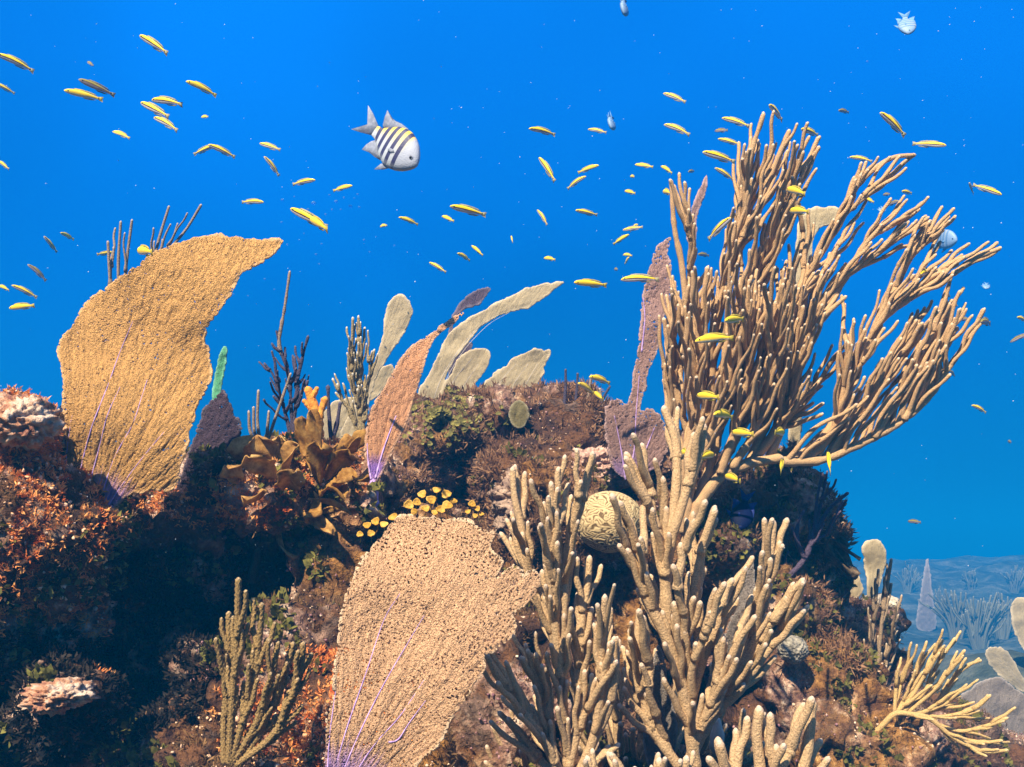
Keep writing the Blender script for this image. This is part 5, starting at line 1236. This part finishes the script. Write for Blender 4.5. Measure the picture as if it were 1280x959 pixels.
FISH = [
 (172,43,212,69,"slim dark-striped wrasse alone at the top left, nose up left",S_),(0,70,38,88,"dark-striped wrasse against the left edge near the top, tail sloping down right",S_),(-6,105,16,116,"half-visible wrasse tail at the left edge, below the top left-edge fish",S_),
 (108,77,118,83,"tiny dull speck of a fish left of the lone top left wrasse",D_),(102,101,140,118,"dull bluish wrasse just above the plump yellow-backed one on the left",D_),(84,114,125,124,"plump yellow-backed white-bellied wrasse on the left, facing left",G_),
 (173,127,214,148,"middle of three overlapping wrasses, darkest stripe, upper left",S_),(187,125,231,132,"topmost of three overlapping wrasses at upper left, nearly level",S_),(190,146,224,165,"lowest of three overlapping wrasses at upper left, tail down right",S_),
 (235,103,268,119,"pale wrasse with drooping tail right of the overlapping three",G_),(251,147,261,146,"tiny pale round-looking fish below the pale drooping-tailed wrasse",G_),(139,164,164,174,"short golden wrasse below and left of the overlapping three",G_),
 (270,182,243,193,"arched wrasse touching nose to back with another, left one of that pair",S_),(262,182,292,196,"thin wrasse of the touching pair, right one with tail to the right",S_),(323,179,352,188,"golden-backed wrasse above a steep small one, left of the striped damselfish",S_),
 (331,197,348,219,"small wrasse diving tail-down just under the golden-backed one",S_),(-4,200,13,213,"wrasse tail cut by the left edge at mid height of the sky-blue water",S_),(395,225,365,231,"thin wrasse facing right with raised nose, left of the striped damselfish",S_),
 (441,232,416,239,"golden wrasse facing right just below left of the striped damselfish",G_),(331,253,301,253,"dark flat wrasse facing right above the large bright one",S_),(361,260,411,286,"large bright yellow-backed wrasse with white belly above the arching fan's tip",S_,1.45),
 (386,273,411,289,"yellow wrasse tucked under the large bright one's tail",G_,1.40),(77,292,91,299,"tiny golden wrasse alone above the arching tan fan's left side",G_),(56,297,70,314,"small wrasse nose up beside the tiny golden one at left",S_),
 (141,316,123,318,"small golden wrasse left of the arching fan's crest",G_),(171,314,192,316,"golden wrasse touching the crest of the arching tan fan",G_,1.38),(36,332,56,350,"dark reddish wrasse sloping down right at the left edge",D_),
 (-3,357,13,364,"golden wrasse cut by the left edge beside the dark reddish one",G_),(17,358,44,371,"yellow-brown wrasse below the dark reddish one near the left edge",S_),(9,386,46,382,"level bright yellow wrasse lowest at the left edge",G_),
 (499,272,522,281,"pale-bellied golden wrasse below the striped damselfish",G_),(475,284,484,282,"tiny round yellow fish left of the pale-bellied golden wrasse",G_),(552,270,568,277,"short golden wrasse left of the long one below the damselfish",G_),
 (563,258,607,269,"long yellow wrasse with dark stripe right of and below the damselfish",S_),(661,161,694,169,"dark-striped wrasse alone right of the striped damselfish",S_),(735,162,758,166,"small wrasse left of the faint upper grey fish",S_),
 (673,196,694,228,"steep wrasse nose up at the centre of the open water",S_),(748,207,723,216,"golden wrasse facing up right, upper of two parallel ones near the centre",G_),(732,221,710,236,"pale-bellied wrasse parallel below another near the centre",S_),
 (671,262,684,282,"small dark steep wrasse below the centre of the open water",S_),(719,263,747,269,"dark thin wrasse left of the two crossing small ones",S_),(794,206,816,209,"thin pale golden wrasse above two yellow specks left of the rod coral",G_),
 (788,221,793,221,"upper tiny yellow speck fish left of the big rod coral",G_),(781,239,794,242,"lower tiny yellow curved fish left of the big rod coral",G_),(779,288,803,284,"striped wrasse crossing another, left of the big rod coral",S_),
 (797,281,788,289,"small wrasse under the crossing striped one left of the rod coral",S_),(787,293,766,306,"golden wrasse slanting down left below the crossing pair",G_),(639,295,641,304,"tiny vertical yellow speck fish in the middle of the water",G_),
 (589,307,604,320,"golden wrasse nose up left, above a similar one, over the long pale fan",G_),(572,317,587,326,"plump golden wrasse lower left of a similar one over the long pale fan",G_),(536,328,558,341,"yellow and dark wrasse just above the long pale fan's left part",S_),
 (680,323,694,325,"small dull golden wrasse above the long pale fan's pointed tip",G_),(779,319,790,320,"small yellow wrasse in the knot of two above the long level one",G_),(786,322,781,330,"small curled yellow wrasse, lower of the knot of two",G_),
 (717,353,759,357,"bright orange-yellow wrasse at the pointed tip of the long pale fan",G_),(776,350,824,350,"long level wrasse in front of the tall mauve fan",S_,1.95),(768,337,772,337,"tiny greenish speck fish above the bright orange-yellow wrasse",D_),
 (736,471,763,480,"upper bright yellow wrasse of three over the mound's crest",G_,2.2),(722,479,743,492,"lower left bright yellow wrasse of three over the mound's crest",G_,2.2),(743,491,754,500,"smallest yellow wrasse of three over the mound's crest",G_,2.25),
 (829,117,857,128,"dark-striped wrasse above another like it, left of the rod coral's top",S_),(830,156,862,169,"dark-striped wrasse below another like it, left of the rod coral's top",S_),(903,148,936,158,"white-bellied wrasse reaching the rod coral's highest left tips",S_),
 (894,164,909,163,"small dull golden wrasse between two striped ones left of the highest tips",D_),(898,174,925,181,"short striped wrasse under the small dull golden one",S_),(877,190,920,203,"large golden-backed wrasse left of the rod coral's upper trunk",S_),
 (893,210,917,225,"golden wrasse slanting down right against the rod coral's upper left stem",S_),(826,208,840,217,"small golden wrasse just above the rod coral's leftmost tips",G_),(860,215,868,214,"faint tiny brown fish above the slim pink fan tip",D_),
 (961,131,978,151,"white-bellied wrasse perched nose up on the highest rod coral tip",S_,1.9),(1000,161,1024,170,"golden wrasse behind the rod coral's top right tips",S_,2.2),(1047,138,1062,141,"tiny dark reddish fish right of the highest coral tips",D_),
 (1099,140,1132,171,"large slanted wrasse nose up at the top right",S_),(1180,182,1143,180,"white-sided wrasse facing right at the top right",S_),(1063,197,1089,202,"striped wrasse above the branch reaching up right",S_),
 (1211,228,1217,243,"small upright wrasse at the tail of another at far right",S_),(1250,243,1218,232,"wrasse facing right at far right with an upright one at its tail",S_),(1126,239,1141,242,"small yellow arched wrasse below the upper right branch tip",S_),
 (1123,252,1110,257,"small brownish wrasse below the small arched one",D_),(1104,244,1112,243,"tiny dull fish left of the small arched wrasse",D_),(1080,248,1092,253,"small golden wrasse touching a side twig of the upper right branch",G_),
 (829,240,838,242,"short golden wrasse half behind the rod coral's leftmost twigs",G_,2.3),(912,274,887,298,"pale wrasse slanting against the rod coral's left edge at mid height",S_,1.80),(872,318,887,320,"tiny dark wrasse between the rod coral's two left stems",D_),
 (988,264,1010,265,"golden curved wrasse at the centre gap of the rod coral",G_,1.72),(984,237,1006,243,"golden wrasse tucked among the upper middle coral twigs",G_,1.72),(867,427,919,423,"largest bright yellow wrasse in front of the rod coral's lower middle",G_,1.55),
 (905,401,931,399,"slim golden wrasse just above the largest bright one on the coral",G_,1.60),(1150,343,1163,340,"small golden wrasse between the right-hand coral branches",S_,1.95),(1183,368,1188,371,"upper tiny speck fish right of the coral's right branches",D_),
 (1192,378,1197,383,"lower tiny speck fish right of the coral's right branches",D_),(1194,401,1211,399,"dull thin wrasse above the lowest right branch tip",D_),(1225,402,1239,405,"dull small wrasse crossing the lowest right branch tip",D_,1.85),
 (1270,396,1284,402,"upper wrasse cut by the right edge at mid height",S_),(1265,427,1284,418,"pale lower wrasse cut by the right edge at mid height",D_),(1187,463,1194,471,"faint pale fish under the lowest right branch",D_),
 (872,495,898,497,"bright yellow wrasse on the coral stems above the thick finger tips",G_,1.55),(891,518,917,523,"bright yellow wrasse right of the two tallest thick finger tips",G_,1.55),(916,541,941,543,"level yellow wrasse above the big rod coral's bent trunk",G_,1.6),
 (980,542,968,541,"short yellow wrasse at the start of the long low branch",G_,1.6),(893,569,873,574,"yellow wrasse slanting up right left of the bent trunk",G_,1.65),(907,596,925,602,"yellow wrasse under the bend of the big rod coral's trunk",G_,1.65),
 (978,576,976,591,"small upright yellow wrasse under the trunk's right end",G_,1.6),(1035,566,1038,592,"upright yellow wrasse hanging below the long low branch",G_,1.6),(1213,506,1234,517,"small wrasse alone in open water below the right branch",S_),
 (1260,552,1264,553,"tiny pale speck fish near the right edge",D_),(1136,652,1150,653,"dull dark blue fish alone above the far reef",D_),(852,568,859,567,"tiny yellow wrasse behind the thick finger tips",G_,1.5),
]
for f in FISH:
    hx, hy, tx, ty, lab, kd = f[:6]
    wrasse(hx, hy, tx, ty, lab, kd, f[6] if len(f) > 6 else None, bend=random.choice([.06, .12, .18, .10]) if abs(hx - tx) > 8 else .08)

# sergeant fish
SM = fish_mat("sergeant_skin", "sergeant"); SF = fin_mat("sergeant_fin", (.36, .40, .48), (.54, .57, .64), .55)
SP = dict(prof_u=[0, .02, .05, .10, .18, .28, .40, .50, .66, .80, .90, 1.0], top=[.0, .045, .085, .135, .190, .234, .265, .268, .228, .145, .085, .07], bot=[-.02, -.058, -.09, -.132, -.182, -.225, -.252, -.256, -.215, -.138, -.082, -.07], wid=[.010, .030, .048, .066, .086, .10, .105, .098, .070, .042, .022, .012])
def deep_fish(name, label, H, T, L, mats, fins=True, prof=SP, roll=0.0, group=None, up=None):
    parts = []
    co, q, t, uv = fish_body(**prof, n=40, m=28); co[:, 0] = co[:, 0] * .80 + .10
    parts.append(("body", mesh_np(name + "_body", co, q, t, uv), mats[0]))
    def F_(nm, pts, th=.010):
        a, q, t = fin(pts, th); parts.append((nm, mesh_np(name + "_" + nm, a, q, t), mats[1]))
    F_("tail_fin", [(-.28, .065), (-.36, .10), (-.47, .15), (-.60, .19), (-.50, .07), (-.44, .0), (-.50, -.07), (-.60, -.17), (-.47, -.13), (-.36, -.09), (-.28, -.065)])
    F_("dorsal_fin", [(.27, .195), (.20, .235), (.08, .27), (-.04, .268), (-.12, .25), (-.22, .25), (-.32, .29), (-.29, .20), (-.25, .12), (-.22, .09), (0, .20)])
    F_("anal_fin", [(.02, -.24), (-.08, -.25), (-.18, -.25), (-.29, -.28), (-.28, -.20), (-.25, -.13), (-.2, -.08), (0, -.2)])
    F_("pelvic_fin", [(.20, -.235), (.14, -.30), (.03, -.37), (.06, -.27), (.12, -.21)])
    for sd in (-1, 1):
        mb = MB(); ellipsoid(mb, (.400, sd * .058, .025), (.034, .018, .034), 3); parts.append(("eye", mesh_np("iris", np.concatenate(mb.co), tris=np.concatenate(mb.t)), mats[1]))
        mb = MB(); ellipsoid(mb, (.402, sd * .070, .025), (.020, .012, .020), 2); parts.append(("pupil", mesh_np("pupil", np.concatenate(mb.co), tris=np.concatenate(mb.t)), DARK_EYE))
        a, q, t = fin([(.20, -.05), (.16, -.03), (.09, -.045), (.10, -.085), (.16, -.08)], .003); a[:, 1] += sd * .1035
        parts.append(("pectoral_fin", mesh_np(name + "_pectoral", a, q, t), mats[1]))
    for n_, me, mt in parts:
        me.materials.append(mt); me.polygons.foreach_set("use_smooth", np.ones(len(me.polygons), bool))
    return put_fish(name, label, "fish", group, parts, H, T, L, roll=roll, up_hint=up)
upv = UP * .78 + RIGHT * .62
deep_fish("striped_damselfish", "large pale damselfish with five dark bars and yellow back nosing down right in open water", P(531, 214, 1.50), P(447, 146, 1.56), .126, (SM, SF), roll=-.15, up=upv)
FS = "faint pale damselfish in the distance"
FK = mat_simple('haze_tinted_fin', (.08, .20, .36), (.16, .30, .46), 8, .2, .01); FSM = (fish_mat('haze_tinted_skin', 'haze_tinted_bar'), FK)  # distance haze painted into these fin and skin colours
deep_fish("striped_damselfish", "faint barred fish in the top right open water, facing down", P(1137, 48, 7.8), P(1129, 12, 8.0), .26, FSM, group=FS, up=RIGHT + UP * .3)
deep_fish("striped_damselfish", "faint narrow pale fish cut by the top edge right of centre", P(780, 24, 10), P(781, -8, 10.3), .30, FSM, group=FS, up=RIGHT * .45 + FWD * .9)
deep_fish("striped_damselfish", "faint narrow pale fish hanging above the middle of the open water", P(764, 167, 11), P(765, 138, 11.4), .30, FSM, group=FS, up=RIGHT * .45 + FWD * .9)
deep_fish("striped_damselfish", "large faint pale fish behind the upper right coral branches", P(1196, 300, 9), P(1160, 299, 9.3), .34, FSM, group=FS)
deep_fish("striped_damselfish", "tiny faint grey fish between the two upper right coral branches", P(1101, 268, 11), P(1104, 256, 11.2), .15, FSM, group=FS, up=RIGHT)
deep_fish("striped_damselfish", "tiny faint grey fish right of the coral's right-hand branches", P(1232, 364, 11), P(1233, 351, 11.2), .15, FSM, group=FS, up=RIGHT)
TM = fish_mat("tang_skin", "tang"); TF = fin_mat("tang_fin", (.02, .03, .13), (.03, .05, .22), .2)
deep_fish("blue_tang", "dark blue disc-shaped fish against the reef below the big rod coral's trunk", P(922, 668, 1.93), P(934, 612, 1.98), .085, (TM, TF), roll=0, up=RIGHT * .95 + UP * .2)

# ================================================================== drifting bubbles
BUB = NT("bubble_skin")
BUB.b.inputs["Base Color"].default_value = (.45, .75, 1.0, 1); BUB.b.inputs["Roughness"].default_value = .05
BUB.b.inputs["Transmission Weight"].default_value = .9; BUB.b.inputs["IOR"].default_value = 1.15
co, tri = ICO[2]
bme = mesh_np("bubble", co * [1, 1, .75], tris=tri); bme.materials.append(BUB.m); bme.polygons.foreach_set("use_smooth", np.ones(len(bme.polygons), bool))
bs = [(353, 250, 4), (392, 254, 6), (385, 262, 4), (430, 247, 3), (420, 252, 5), (438, 258, 5), (449, 259, 3), (415, 262, 3), (407, 268, 3), (352, 278, 3), (359, 306, 3), (374, 300, 2.5), (402, 305, 3), (395, 318, 3), (331, 349, 3), (343, 362, 2.5), (455, 300, 3), (462, 315, 2.5), (447, 243, 3), (470, 296, 2), (292, 368, 2.5), (310, 370, 2.5), (443, 248, 2), (426, 262, 2.5), (399, 330, 2.5), (380, 292, 2), (368, 246, 2.5), (412, 244, 3), (895, 134, 2.5), (1084, 77, 3.2), (493, 307, 2.5), (680, 218, 2), (687, 206, 2), (690, 226, 2)]
for x, y, r in bs:
    d = random.uniform(2.6, 3.6)
    o = bpy.data.objects.new("bubble", bme); COL.objects.link(o)
    o.location = P(x, y, d); s = r * .5 * d / F; o.scale = (s, s, s)
    tag(o, "tiny pale bubble drifting in the open blue water", "bubble", "drifting bubbles")

# specks drifting in the water: nobody could count them
n_ = 420
px_ = rng.uniform(-40, 1320, n_); py_ = rng.uniform(-30, 720, n_); d_ = rng.uniform(.7, 3.2, n_)
grains("suspended_particles", P(px_, py_, d_), rng.normal(0, 1, (n_, 3)), .00035 * d_, mat_simple("particle", (.5, .55, .6), (.8, .8, .8), 10))
build_haze()
